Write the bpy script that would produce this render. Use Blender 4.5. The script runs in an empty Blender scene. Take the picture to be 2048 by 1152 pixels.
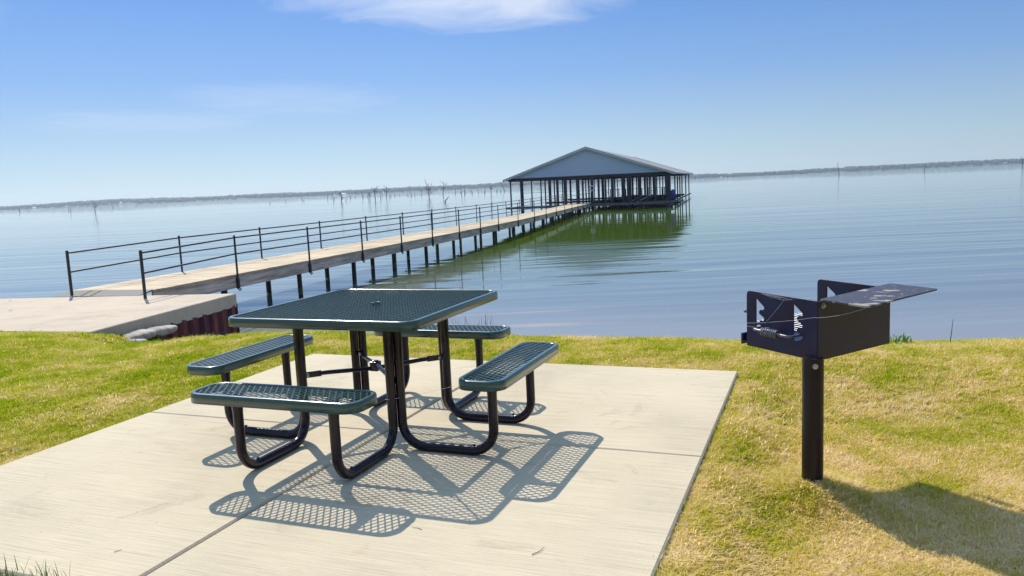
import bpy, math, random
import numpy as np
from mathutils import Vector, Matrix, noise as mnoise

random.seed(7)
rng = np.random.default_rng(11)
R = math.radians
S = bpy.context.scene
COL = S.collection

# ------------------------------------------------------------------ helpers
class MB:
    """collects faces and links them as one mesh object"""
    def __init__(self):
        self.v = []; self.f = []; self.m = []; self.sm = []
    def add(self, verts, faces, mi=0, smooth=False):
        o = len(self.v)
        self.v += [tuple(p) for p in verts]
        for f in faces:
            self.f.append([i + o for i in f]); self.m.append(mi); self.sm.append(smooth)
    def box(self, c, size, M=None, mi=0):
        sx, sy, sz = [s / 2 for s in size]
        vs = [Vector((x, y, z)) for x in (-sx, sx) for y in (-sy, sy) for z in (-sz, sz)]
        if M is not None:
            vs = [M @ v for v in vs]
        c = Vector(c)
        vs = [v + c for v in vs]
        self.add(vs, [(0,1,3,2),(4,6,7,5),(0,4,5,1),(2,3,7,6),(0,2,6,4),(1,5,7,3)], mi)
    def bar(self, a, b, w, h, up=(0,0,1), mi=0):
        a = Vector(a); b = Vector(b); d = (b - a)
        L = d.length; d.normalize()
        s = d.cross(Vector(up)).normalized(); t = s.cross(d).normalized()
        M = Matrix((d, s, t)).transposed()
        self.box((a + b) / 2, (L, w, h), M, mi)
    def tube(self, pts, r, n=10, caps=True, mi=0, sx=None):
        pts = [Vector(p) for p in pts]
        rs = r if isinstance(r, (list, tuple)) else [r] * len(pts)
        rings = []
        nrm = None
        for i, p in enumerate(pts):
            if i == 0: d = pts[1] - p
            elif i == len(pts) - 1: d = p - pts[i-1]
            else: d = (pts[i+1] - p).normalized() + (p - pts[i-1]).normalized()
            d.normalize()
            if nrm is None:
                ref = Vector((0,0,1)) if abs(d.z) < .9 else Vector((1,0,0))
                nrm = ref.cross(d).normalized()
            nrm = (nrm - d * nrm.dot(d)).normalized()
            b = d.cross(nrm)
            rings.append([p + (nrm * math.cos(2*math.pi*k/n) + b * math.sin(2*math.pi*k/n)) * rs[i] for k in range(n)])
        vs = [v for ring in rings for v in ring]
        fs = []
        for i in range(len(pts) - 1):
            for k in range(n):
                k2 = (k + 1) % n
                fs.append((i*n+k, i*n+k2, (i+1)*n+k2, (i+1)*n+k))
        self.add(vs, fs, mi, True)
        if caps:
            self.add(rings[0], [list(range(n))[::-1]], mi)
            self.add(rings[-1], [list(range(n))], mi)
    def prism(self, poly, z0, z1, mi=0, ch=0.0):
        """vertical prism over a convex ccw 2D polygon, optional top chamfer"""
        n = len(poly)
        c = Vector((sum(p[0] for p in poly)/n, sum(p[1] for p in poly)/n))
        bot = [(p[0], p[1], z0) for p in poly]
        if ch:
            mid = [(p[0], p[1], z1 - ch) for p in poly]
            ins = inset(poly, ch)
            top = [(p[0], p[1], z1) for p in ins]
            vs = bot + mid + top
            fs = [list(range(n))[::-1], list(range(2*n, 3*n))]
            for i in range(n):
                j = (i+1) % n
                fs.append((i, j, n+j, n+i)); fs.append((n+i, n+j, 2*n+j, 2*n+i))
        else:
            vs = bot + [(p[0], p[1], z1) for p in poly]
            fs = [list(range(n))[::-1], list(range(n, 2*n))]
            for i in range(n):
                j = (i+1) % n
                fs.append((i, j, n+j, n+i))
        self.add(vs, fs, mi)
    def build(self, name, mats, parent=None, loc=None, rotz=None, bevel=None):
        me = bpy.data.meshes.new(name)
        me.from_pydata(self.v, [], self.f)
        for m in (mats if isinstance(mats, (list, tuple)) else [mats]):
            me.materials.append(m)
        me.polygons.foreach_set('material_index', self.m)
        me.polygons.foreach_set('use_smooth', self.sm)
        me.update()
        o = bpy.data.objects.new(name, me)
        COL.objects.link(o)
        if parent is not None: o.parent = parent
        if loc is not None: o.location = loc
        if rotz is not None: o.rotation_euler = (0, 0, rotz)
        if bevel:
            b = o.modifiers.new('bevel', 'BEVEL'); b.width = bevel; b.segments = 2; b.limit_method = 'ANGLE'
        return o

def inset(poly, d):
    n = len(poly); out = []
    for i in range(n):
        p0 = Vector(poly[i-1]); p1 = Vector(poly[i]); p2 = Vector(poly[(i+1) % n])
        e1 = (p1 - p0).normalized(); e2 = (p2 - p1).normalized()
        n1 = Vector((-e1.y, e1.x)); n2 = Vector((-e2.y, e2.x))
        k = (n1 + n2); k = k / max(.2, k.dot(n1))
        out.append(tuple(p1 + k * d))
    return out

def thing(name, label, cat, loc=(0,0,0), rotz=0, group=None):
    o = bpy.data.objects.new(name, None); COL.objects.link(o)
    o.empty_display_size = .2
    o.location = loc; o.rotation_euler = (0, 0, rotz)
    return tag(o, label, cat, group)
def tag(o, label, cat, group=None):
    o['label'] = label; o['category'] = cat
    if group: o['group'] = group
    return o
def struct(o, label=None, kind='structure'):
    o['kind'] = kind
    if label: o['label'] = label
    return o

def arc_path(pts, rad, n=7):
    """polyline with rounded corners"""
    pts = [Vector(p) for p in pts]
    out = [pts[0]]
    for i in range(1, len(pts)-1):
        a, p, b = pts[i-1], pts[i], pts[i+1]
        d1 = (a-p).normalized(); d2 = (b-p).normalized()
        ang = d1.angle(d2); t = rad / math.tan(ang/2)
        t = min(t, (a-p).length*.49, (b-p).length*.49) if i not in (1,) else min(t, (b-p).length*.95)
        r = t * math.tan(ang/2)
        s = p + d1*t; e = p + d2*t
        cen = p + (d1+d2).normalized() * (r / math.sin(ang/2))
        vs, ve = s-cen, e-cen
        tot = vs.angle(ve)
        for k in range(n+1):
            q = k/n
            out.append(cen + (vs*math.sin((1-q)*tot) + ve*math.sin(q*tot))/math.sin(tot))
    out.append(pts[-1])
    return out

# ------------------------------------------------------------------ materials
def new_mat(name):
    m = bpy.data.materials.new(name); m.use_nodes = True
    nt = m.node_tree; nt.nodes.clear()
    out = nt.nodes.new('ShaderNodeOutputMaterial')
    b = nt.nodes.new('ShaderNodeBsdfPrincipled')
    nt.links.new(b.outputs[0], out.inputs['Surface'])
    return m, nt, b, out
def N(nt, kind, **kw):
    n = nt.nodes.new(kind)
    for k, v in kw.items():
        if k.startswith('i_'):
            n.inputs[k[2:].replace('_', ' ')].default_value = v
        else:
            setattr(n, k, v)
    return n
def ramp(nt, src, stops, interp='LINEAR'):
    r = nt.nodes.new('ShaderNodeValToRGB'); r.color_ramp.interpolation = interp
    el = r.color_ramp.elements
    while len(el) < len(stops): el.new(.5)
    for e, (p, c) in zip(el, stops):
        e.position = p; e.color = (*c, 1) if len(c) == 3 else c
    nt.links.new(src, r.inputs[0])
    return r
def simple(name, c1, c2=None, rough=.5, scale=8, metal=0, bump=0, bscale=60, spec=.5, coat=0, stretch=None, coord='Object'):
    m, nt, b, out = new_mat(name)
    c2 = c2 or tuple(x*.75 for x in c1)
    tc = N(nt, 'ShaderNodeTexCoord'); src = tc.outputs[coord]
    if stretch:
        mp = N(nt, 'ShaderNodeMapping'); mp.inputs['Scale'].default_value = stretch
        nt.links.new(src, mp.inputs[0]); src = mp.outputs[0]
    n = N(nt, 'ShaderNodeTexNoise', i_Scale=scale, i_Detail=6, i_Roughness=.6)
    nt.links.new(src, n.inputs['Vector'])
    r = ramp(nt, n.outputs[0], [(.35, c2), (.65, c1)])
    nt.links.new(r.outputs[0], b.inputs['Base Color'])
    rr = N(nt, 'ShaderNodeMapRange'); rr.inputs['To Min'].default_value = rough*.8; rr.inputs['To Max'].default_value = min(1, rough*1.2)
    nt.links.new(n.outputs[0], rr.inputs[0]); nt.links.new(rr.outputs[0], b.inputs['Roughness'])
    b.inputs['Metallic'].default_value = metal
    b.inputs['Specular IOR Level'].default_value = spec
    b.inputs['Coat Weight'].default_value = coat
    b.inputs['Coat Roughness'].default_value = .15
    if bump:
        n2 = N(nt, 'ShaderNodeTexNoise', i_Scale=bscale, i_Detail=5)
        nt.links.new(src, n2.inputs['Vector'])
        bp = N(nt, 'ShaderNodeBump', i_Distance=bump, i_Strength=1.0)
        nt.links.new(n2.outputs[0], bp.inputs['Height']); nt.links.new(bp.outputs[0], b.inputs['Normal'])
    return m

def concrete(name, base, broom=True):
    m, nt, b, out = new_mat(name)
    tc = N(nt, 'ShaderNodeTexCoord')
    mp = N(nt, 'ShaderNodeMapping'); mp.inputs['Scale'].default_value = (1.3, 75, 1)
    nt.links.new(tc.outputs['Object'], mp.inputs[0])
    st = N(nt, 'ShaderNodeTexNoise', i_Scale=1.6, i_Detail=5, i_Roughness=.7)
    nt.links.new(mp.outputs[0], st.inputs['Vector'])
    big = N(nt, 'ShaderNodeTexNoise', i_Scale=1.1, i_Detail=6, i_Roughness=.55)
    nt.links.new(tc.outputs['Object'], big.inputs['Vector'])
    fine = N(nt, 'ShaderNodeTexNoise', i_Scale=170, i_Detail=3, i_Roughness=.7)
    nt.links.new(tc.outputs['Object'], fine.inputs['Vector'])
    c1 = ramp(nt, big.outputs[0], [(.30, tuple(x*.82 for x in base)), (.45, tuple(x*.95 for x in base)), (.58, base), (.75, (base[0]*1.07, base[1]*1.06, base[2]*1.04))])
    c2 = ramp(nt, st.outputs[0], [(.28, (.50, .49, .49)), (.42, (.84, .84, .84)), (.58, (1.0, 1.0, 1.0)), (.72, (1.06, 1.06, 1.05))])
    c3 = ramp(nt, fine.outputs[0], [(.27, (.5, .48, .46)), (.42, (1, 1, 1))])
    mx = N(nt, 'ShaderNodeMix', data_type='RGBA', blend_type='MULTIPLY'); mx.inputs[0].default_value = .8 if broom else .4
    nt.links.new(c1.outputs[0], mx.inputs[6]); nt.links.new(c2.outputs[0], mx.inputs[7])
    mx2 = N(nt, 'ShaderNodeMix', data_type='RGBA', blend_type='MULTIPLY'); mx2.inputs[0].default_value = .65
    nt.links.new(mx.outputs[2], mx2.inputs[6]); nt.links.new(c3.outputs[0], mx2.inputs[7])
    # small dark grit
    vo = N(nt, 'ShaderNodeTexVoronoi', i_Scale=16, i_Randomness=1.0)
    nt.links.new(tc.outputs['Object'], vo.inputs['Vector'])
    c4 = ramp(nt, vo.outputs['Distance'], [(.035, (.18, .15, .13)), (.06, (1, 1, 1))])
    sel = N(nt, 'ShaderNodeSeparateColor'); nt.links.new(vo.outputs['Color'], sel.inputs[0])
    gt = N(nt, 'ShaderNodeMath', operation='GREATER_THAN'); gt.inputs[1].default_value = .86
    nt.links.new(sel.outputs[0], gt.inputs[0])
    mx3 = N(nt, 'ShaderNodeMix', data_type='RGBA', blend_type='MULTIPLY')
    nt.links.new(gt.outputs[0], mx3.inputs[0]); nt.links.new(mx2.outputs[2], mx3.inputs[6]); nt.links.new(c4.outputs[0], mx3.inputs[7])
    stn = N(nt, 'ShaderNodeTexNoise', i_Scale=2.3, i_Detail=7, i_Roughness=.7, i_Distortion=1.2)
    nt.links.new(tc.outputs['Object'], stn.inputs['Vector'])
    c5 = ramp(nt, stn.outputs[0], [(.32, (.78, .76, .74)), (.42, (1, 1, 1)), (.62, (1, 1, 1)), (.70, (.92, .86, .76))])
    mx4 = N(nt, 'ShaderNodeMix', data_type='RGBA', blend_type='MULTIPLY'); mx4.inputs[0].default_value = .8
    nt.links.new(mx3.outputs[2], mx4.inputs[6]); nt.links.new(c5.outputs[0], mx4.inputs[7])
    nt.links.new(mx4.outputs[2], b.inputs['Base Color'])
    b.inputs['Roughness'].default_value = .88
    b.inputs['Specular IOR Level'].default_value = .25
    ad = N(nt, 'ShaderNodeMath', operation='MULTIPLY_ADD'); ad.inputs[1].default_value = .35
    nt.links.new(fine.outputs[0], ad.inputs[0]); nt.links.new(st.outputs[0], ad.inputs[2])
    bp = N(nt, 'ShaderNodeBump', i_Distance=.0035 if broom else .002, i_Strength=1.0)
    nt.links.new(ad.outputs[0], bp.inputs['Height']); nt.links.new(bp.outputs[0], b.inputs['Normal'])
    return m

M = {}
M['pad'] = concrete('broomed_concrete', (.62, .52, .36))
M['landing'] = concrete('landing_concrete', (.57, .465, .345))
M['joint'] = simple('joint_filler', (.10, .075, .055), (.05, .04, .03), rough=.9, scale=40)
M['green'] = simple('green_plastisol', (.009, .062, .055), (.006, .046, .042), rough=.30, scale=14, bump=.0004, bscale=90, coat=.6)
M['plum'] = simple('black_powder_coat', (.008, .002, .010), (.004, .001, .006), rough=.2, scale=10, bump=.0004, bscale=120, spec=.35, coat=.1)
M['bolt'] = simple('galvanised_bolt', (.55, .53, .48), (.35, .33, .30), rough=.4, scale=60, metal=.6)
M['grill'] = simple('grill_black_steel', (.005, .012, .062), (.012, .003, .026), rough=.36, scale=7, bump=.0006, bscale=200, spec=.5)
M['grillpost'] = simple('grill_post_steel', (.008, .003, .008), (.014, .005, .008), rough=.4, scale=9, bump=.0006, bscale=160, spec=.35)
M['steel'] = simple('blackened_bar_steel', (.19, .20, .24), (.09, .09, .11), rough=.35, scale=30, metal=.4)
M['web'] = simple('spider_silk', (.8, .8, .78), rough=.5)
M['rail'] = simple('rail_dark_paint', (.022, .018, .022), (.010, .012, .016), rough=.4, scale=5)
M['railgreen'] = simple('rail_post_green', (.016, .030, .032), (.020, .010, .012), rough=.4, scale=3)
M['pile'] = simple('wet_pile', (.034, .020, .024), (.014, .009, .012), rough=.55, scale=6, bump=.004, bscale=20)
M['algae'] = simple('pile_algae', (.10, .13, .015), (.05, .06, .01), rough=.7, scale=12, bump=.004, bscale=30)
M['gable'] = None
M['trim'] = simple('roof_trim', (.50, .50, .48), (.42, .42, .41), rough=.5, scale=1)
M['roof'] = simple('roof_metal', (.36, .29, .25), (.28, .23, .21), rough=.5, scale=.6)
M['beam'] = simple('dark_beam', (.035, .02, .02), (.018, .013, .016), rough=.7, scale=3)
M['dock'] = simple('weathered_dock', (.16, .13, .12), (.09, .075, .08), rough=.85, scale=3, stretch=(1, 8, 1))
M['boathouse_post'] = simple('boathouse_post', (.03, .022, .024), (.016, .016, .022), rough=.6, scale=2)
M['white'] = simple('white_paint', (.75, .75, .72), (.6, .6, .58), rough=.5)
M['blue'] = simple('blue_plastic', (.03, .03, .20), (.02, .02, .10), rough=.5)
M['sandbag'] = simple('sandbag_concrete', (.50, .45, .38), (.22, .17, .12), rough=.95, scale=7, bump=.012, bscale=25)
M['twig'] = simple('dry_twig', (.10, .06, .035), (.05, .03, .02), rough=.9)
M['leafdark'] = simple('dark_leaf', (.02, .022, .03), (.01, .01, .012), rough=.6)
M['weed'] = simple('weed_leaf', (.20, .36, .04), (.12, .24, .03), rough=.6, scale=20)
M['drygrass'] = simple('dry_reed', (.30, .19, .10), (.20, .11, .07), rough=.8, scale=20)
M['snag'] = simple('bleached_snag', (.05, .045, .042), (.03, .026, .026), rough=.9, scale=2)

def gable_mat():
    m, nt, b, out = new_mat('lap_siding')
    tc = N(nt, 'ShaderNodeTexCoord'); sp = N(nt, 'ShaderNodeSeparateXYZ'); nt.links.new(tc.outputs['Object'], sp.inputs[0])
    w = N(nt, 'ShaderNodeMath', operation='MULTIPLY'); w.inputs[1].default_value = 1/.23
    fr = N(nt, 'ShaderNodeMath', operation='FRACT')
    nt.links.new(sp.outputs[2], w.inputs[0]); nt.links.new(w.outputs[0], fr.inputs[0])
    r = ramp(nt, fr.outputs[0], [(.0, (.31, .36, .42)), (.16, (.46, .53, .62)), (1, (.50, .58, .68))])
    nt.links.new(r.outputs[0], b.inputs['Base Color']); b.inputs['Roughness'].default_value = .45
    bp = N(nt, 'ShaderNodeBump', i_Distance=.03, i_Strength=1.0)
    nt.links.new(fr.outputs[0], bp.inputs['Height']); nt.links.new(bp.outputs[0], b.inputs['Normal'])
    return m
M['gable'] = gable_mat()

def wood_mat(name, c1, c2, plank):
    """plank boards across local Y"""
    m, nt, b, out = new_mat(name)
    tc = N(nt, 'ShaderNodeTexCoord')
    mp = N(nt, 'ShaderNodeMapping'); mp.inputs['Scale'].default_value = plank
    nt.links.new(tc.outputs['Object'], mp.inputs[0])
    n = N(nt, 'ShaderNodeTexNoise', i_Scale=1.0, i_Detail=6, i_Roughness=.65)
    nt.links.new(mp.outputs[0], n.inputs['Vector'])
    n2 = N(nt, 'ShaderNodeTexNoise', i_Scale=.7, i_Detail=4); nt.links.new(tc.outputs['Object'], n2.inputs['Vector'])
    r = ramp(nt, n.outputs[0], [(.3, c2), (.6, c1)])
    r2 = ramp(nt, n2.outputs[0], [(.3, (.78, .76, .74)), (.65, (1.05, 1.02, 1))])
    mx = N(nt, 'ShaderNodeMix', data_type='RGBA', blend_type='MULTIPLY'); mx.inputs[0].default_value = 1
    nt.links.new(r.outputs[0], mx.inputs[6]); nt.links.new(r2.outputs[0], mx.inputs[7])
    nt.links.new(mx.outputs[2], b.inputs['Base Color']); b.inputs['Roughness'].default_value = .85
    bp = N(nt, 'ShaderNodeBump', i_Distance=.004, i_Strength=1.0)
    nt.links.new(n.outputs[0], bp.inputs['Height']); nt.links.new(bp.outputs[0], b.inputs['Normal'])
    return m
M['deck'] = wood_mat('weathered_decking', (.62, .50, .33), (.46, .36, .24), (2, 9, 2))
M['stringer'] = wood_mat('grey_stringer', (.74, .57, .47), (.28, .20, .16), (2.5, .6, 12))

def sheetpile_mat():
    m, nt, b, out = new_mat('rusted_sheet_pile')
    tc = N(nt, 'ShaderNodeTexCoord')
    mp = N(nt, 'ShaderNodeMapping'); mp.inputs['Scale'].default_value = (6, 6, .7)
    nt.links.new(tc.outputs['Object'], mp.inputs[0])
    n = N(nt, 'ShaderNodeTexNoise', i_Scale=1.4, i_Detail=6, i_Roughness=.7); nt.links.new(mp.outputs[0], n.inputs['Vector'])
    r = ramp(nt, n.outputs[0], [(.3, (.05, .012, .022)), (.5, (.11, .022, .034)), (.68, (.22, .06, .04))])
    nt.links.new(r.outputs[0], b.inputs['Base Color']); b.inputs['Roughness'].default_value = .8
    bp = N(nt, 'ShaderNodeBump', i_Distance=.02); nt.links.new(n.outputs[0], bp.inputs['Height']); nt.links.new(bp.outputs[0], b.inputs['Normal'])
    return m
M['sheet'] = sheetpile_mat()

def shelf_mat():
    m, nt, b, out = new_mat('stained_shelf_steel')
    tc = N(nt, 'ShaderNodeTexCoord')
    n = N(nt, 'ShaderNodeTexNoise', i_Scale=7.5, i_Detail=4, i_Roughness=.5); nt.links.new(tc.outputs['Object'], n.inputs['Vector'])
    n2 = N(nt, 'ShaderNodeTexNoise', i_Scale=60, i_Detail=3); nt.links.new(tc.outputs['Object'], n2.inputs['Vector'])
    r = ramp(nt, n.outputs[0], [(.585, (.035, .032, .045)), (.605, (.30, .27, .21))])
    r2 = ramp(nt, n2.outputs[0], [(.64, (0, 0, 0)), (.68, (.28, .26, .22))])
    mx = N(nt, 'ShaderNodeMix', data_type='RGBA', blend_type='LIGHTEN'); mx.inputs[0].default_value = 1
    nt.links.new(r.outputs[0], mx.inputs[6]); nt.links.new(r2.outputs[0], mx.inputs[7])
    nt.links.new(mx.outputs[2], b.inputs['Base Color']); b.inputs['Roughness'].default_value = .5
    return m
M['shelf'] = shelf_mat()

# lawn colouring shared by soil and blades: patches of green and straw in world space
def patch(nt):
    g = N(nt, 'ShaderNodeNewGeometry')
    n = N(nt, 'ShaderNodeTexNoise', i_Scale=1.5, i_Detail=6, i_Roughness=.66, i_Distortion=.4)
    nt.links.new(g.outputs['Position'], n.inputs['Vector'])
    sp = N(nt, 'ShaderNodeSeparateXYZ'); nt.links.new(g.outputs['Position'], sp.inputs[0])
    mr = N(nt, 'ShaderNodeMapRange'); mr.inputs['From Min'].default_value = -3.0; mr.inputs['From Max'].default_value = 1.6
    mr.inputs['To Min'].default_value = -.055; mr.inputs['To Max'].default_value = .022
    nt.links.new(sp.outputs[0], mr.inputs[0])
    my = N(nt, 'ShaderNodeMapRange'); my.inputs['From Min'].default_value = 2.5; my.inputs['From Max'].default_value = 6.8
    my.inputs['To Min'].default_value = .055; my.inputs['To Max'].default_value = -.085
    nt.links.new(sp.outputs[1], my.inputs[0])
    a = N(nt, 'ShaderNodeMath', operation='ADD'); nt.links.new(n.outputs[0], a.inputs[0]); nt.links.new(mr.outputs[0], a.inputs[1])
    a2 = N(nt, 'ShaderNodeMath', operation='ADD'); nt.links.new(a.outputs[0], a2.inputs[0]); nt.links.new(my.outputs[0], a2.inputs[1])
    return a2.outputs[0], g
def lawn_soil():
    m, nt, b, out = new_mat('lawn_soil')
    p, g = patch(nt)
    n = N(nt, 'ShaderNodeTexNoise', i_Scale=70, i_Detail=4); nt.links.new(g.outputs['Position'], n.inputs['Vector'])
    r = ramp(nt, p, [(.40, (.20, .20, .006)), (.58, (.36, .26, .08))])
    r2 = ramp(nt, n.outputs[0], [(.3, (.45, .45, .4)), (.65, (1.15, 1.1, 1))])
    mx = N(nt, 'ShaderNodeMix', data_type='RGBA', blend_type='MULTIPLY'); mx.inputs[0].default_value = 1
    nt.links.new(r.outputs[0], mx.inputs[6]); nt.links.new(r2.outputs[0], mx.inputs[7])
    nt.links.new(mx.outputs[2], b.inputs['Base Color']); b.inputs['Roughness'].default_value = 1; b.inputs['Specular IOR Level'].default_value = .1
    bp = N(nt, 'ShaderNodeBump', i_Distance=.02); nt.links.new(n.outputs[0], bp.inputs['Height']); nt.links.new(bp.outputs[0], b.inputs['Normal'])
    return m
M['lawn'] = lawn_soil()
def blade_mat():
    m, nt, b, out = new_mat('grass_blade')
    p, g = patch(nt)
    oi = N(nt, 'ShaderNodeObjectInfo')
    at = N(nt, 'ShaderNodeAttribute'); at.attribute_name = 'tone'
    ma = N(nt, 'ShaderNodeMath', operation='MULTIPLY_ADD'); ma.inputs[1].default_value = .22
    nt.links.new(oi.outputs['Random'], ma.inputs[0]); nt.links.new(p, ma.inputs[2])
    mb = N(nt, 'ShaderNodeMath', operation='MULTIPLY_ADD'); mb.inputs[1].default_value = .34
    nt.links.new(at.outputs['Fac'], mb.inputs[0]); nt.links.new(ma.outputs[0], mb.inputs[2])
    r = ramp(nt, mb.outputs[0], [(.48, (.24, .37, .002)), (.64, (.58, .58, .004)), (.74, (.73, .60, .11)), (.83, (.88, .68, .30)), (1.0, (.95, .82, .54))])
    nt.links.new(r.outputs[0], b.inputs['Base Color']); b.inputs['Roughness'].default_value = .7; b.inputs['Specular IOR Level'].default_value = .03
    tr = N(nt, 'ShaderNodeBsdfTranslucent'); nt.links.new(r.outputs[0], tr.inputs[0])
    mx = N(nt, 'ShaderNodeMixShader'); mx.inputs[0].default_value = .55
    nt.links.new(b.outputs[0], mx.inputs[1]); nt.links.new(tr.outputs[0], mx.inputs[2]); nt.links.new(mx.outputs[0], out.inputs['Surface'])
    return m
M['blade'] = blade_mat()

# ------------------------------------------------------------------ camera
H = 1.40
F = 1580.0
roll, pitch = R(2.5994), R(7.3456)
fwd = Vector((0, math.cos(pitch), -math.sin(pitch)))
r0 = Vector((1, 0, 0)); u0 = Vector((0, math.sin(pitch), math.cos(pitch)))
ex = r0*math.cos(roll) - u0*math.sin(roll)
ey = r0*math.sin(roll) + u0*math.cos(roll)
cam = bpy.data.cameras.new('camera'); camo = bpy.data.objects.new('camera', cam); COL.objects.link(camo)
mw = Matrix((ex, ey, -fwd)).transposed().to_4x4(); mw.translation = (0, 0, H)
camo.matrix_world = mw
cam.sensor_width = 36; cam.lens = F/2048*36; cam.clip_start = .05; cam.clip_end = 20000
S.camera = camo

# ------------------------------------------------------------------ light and sky
SUN = Vector((-.4583, .895, 1.0)).normalized()
elev = math.asin(SUN.z)
sl = bpy.data.lights.new('sun', 'SUN'); sl.energy = 4.3; sl.angle = R(.5); sl.color = (1, .95, .86)
so = bpy.data.objects.new('sun', sl); COL.objects.link(so)
so.rotation_euler = SUN.to_track_quat('Z', 'Y').to_euler(); so.location = (-20, 40, 45)

w = bpy.data.worlds.new('World'); S.world = w; w.use_nodes = True
nt = w.node_tree; nt.nodes.clear()
wo = N(nt, 'ShaderNodeOutputWorld'); bg = N(nt, 'ShaderNodeBackground'); nt.links.new(bg.outputs[0], wo.inputs[0])
sky = N(nt, 'ShaderNodeTexSky', sky_type='NISHITA', sun_disc=False, sun_elevation=elev,
        sun_rotation=math.atan2(SUN.x, SUN.y), altitude=150, air_density=1.0, dust_density=.35, ozone_density=2.2)
tc = N(nt, 'ShaderNodeTexCoord')
sp = N(nt, 'ShaderNodeSeparateXYZ'); nt.links.new(tc.outputs['Generated'], sp.inputs[0])
# the clear air makes the blue begin low over the horizon
zz = N(nt, 'ShaderNodeMath', operation='MULTIPLY'); zz.inputs[1].default_value = 2.2; nt.links.new(sp.outputs[2], zz.inputs[0])
cb = N(nt, 'ShaderNodeCombineXYZ'); nt.links.new(sp.outputs[0], cb.inputs[0]); nt.links.new(sp.outputs[1], cb.inputs[1]); nt.links.new(zz.outputs[0], cb.inputs[2])
nm = N(nt, 'ShaderNodeVectorMath', operation='NORMALIZE'); nt.links.new(cb.outputs[0], nm.inputs[0])
nt.links.new(nm.outputs[0], sky.inputs[0])
# wispy high cloud: noise on the cloud layer (direction divided by height)
def M1(op, a, b=None, c=None):
    n = N(nt, 'ShaderNodeMath', operation=op)
    for i, x in enumerate((a, b, c)):
        if x is None: continue
        if isinstance(x, (int, float)): n.inputs[i].default_value = x
        else: nt.links.new(x, n.inputs[i])
    return n.outputs[0]
X, Y, Z = sp.outputs
zc = M1('MAXIMUM', Z, .01)
px = M1('DIVIDE', X, zc); py = M1('DIVIDE', Y, zc)
cl = N(nt, 'ShaderNodeCombineXYZ'); nt.links.new(px, cl.inputs[0]); nt.links.new(py, cl.inputs[1])
mp = N(nt, 'ShaderNodeMapping'); mp.inputs['Rotation'].default_value = (0, 0, .5); mp.inputs['Scale'].default_value = (.9, .7, 1)
nt.links.new(cl.outputs[0], mp.inputs[0])
n1 = N(nt, 'ShaderNodeTexNoise', i_Scale=1.3, i_Detail=8, i_Roughness=.62, i_Distortion=.9); nt.links.new(mp.outputs[0], n1.inputs['Vector'])
az = M1('ARCTAN2', X, Y); el = M1('ARCSINE', Z)
def blob(a0, e0, wa, we):
    da = M1('DIVIDE', M1('SUBTRACT', az, a0), wa); de = M1('DIVIDE', M1('SUBTRACT', el, e0), we)
    q = M1('ADD', M1('MULTIPLY', da, da), M1('MULTIPLY', de, de))
    return M1('MAXIMUM', M1('SUBTRACT', 1.0, q), 0.0)
def mask(b, lo, k):
    v = M1('ADD', M1('MULTIPLY', n1.outputs[0], .9), M1('MULTIPLY', b, .5))
    return M1('MULTIPLY', M1('MINIMUM', M1('MAXIMUM', M1('MULTIPLY', M1('SUBTRACT', v, lo), 2.6), 0.0), 1.0), M1('MULTIPLY', M1('MINIMUM', M1('MULTIPLY', b, 3.0), 1.0), k))
main = mask(blob(-.03, .240, .30, .064), .56, .66)
faint = mask(blob(-.26, .115, .16, .028), .60, .16)
faint2 = mask(blob(-.42, .09, .15, .016), .55, .13)
faint3 = mask(blob(-.62, .20, .10, .03), .52, .12)
tot = M1('MINIMUM', M1('ADD', M1('ADD', main, faint), M1('ADD', faint2, faint3)), 1.0)
cm = N(nt, 'ShaderNodeMix', data_type='RGBA')
nt.links.new(tot, cm.inputs[0])
hs = N(nt, 'ShaderNodeHueSaturation'); hs.inputs['Saturation'].default_value = 1.0
nt.links.new(sky.outputs[0], hs.inputs['Color'])
# low summer haze layer: pale at the horizon, clean blue a few degrees up
hr_ = ramp(nt, Z, [(0.0, (5.5, 6.8, 7.3)), (.05, (4.4, 6.2, 7.7)), (.13, (2.5, 4.6, 8.3)), (.22, (1.4, 3.4, 7.9)), (.40, (2.4, 4.4, 8.6)), (1.0, (5.4, 7.6, 11.0))])  # upper stops: zenith out of view, brightened to lift the shade on surfaces
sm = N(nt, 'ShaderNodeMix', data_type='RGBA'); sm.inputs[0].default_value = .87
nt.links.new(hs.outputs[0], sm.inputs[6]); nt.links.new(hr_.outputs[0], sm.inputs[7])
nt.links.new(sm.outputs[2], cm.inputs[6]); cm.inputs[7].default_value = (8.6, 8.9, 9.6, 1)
away = N(nt, 'ShaderNodeMapRange'); away.inputs['From Min'].default_value = -.1; away.inputs['From Max'].default_value = .75; away.inputs['To Min'].default_value = 1.0; away.inputs['To Max'].default_value = .80
nt.links.new(az, away.inputs[0])
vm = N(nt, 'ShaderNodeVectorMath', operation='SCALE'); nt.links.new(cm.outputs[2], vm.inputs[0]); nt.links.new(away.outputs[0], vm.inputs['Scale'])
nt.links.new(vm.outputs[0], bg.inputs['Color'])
bg.inputs['Strength'].default_value = .085

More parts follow.
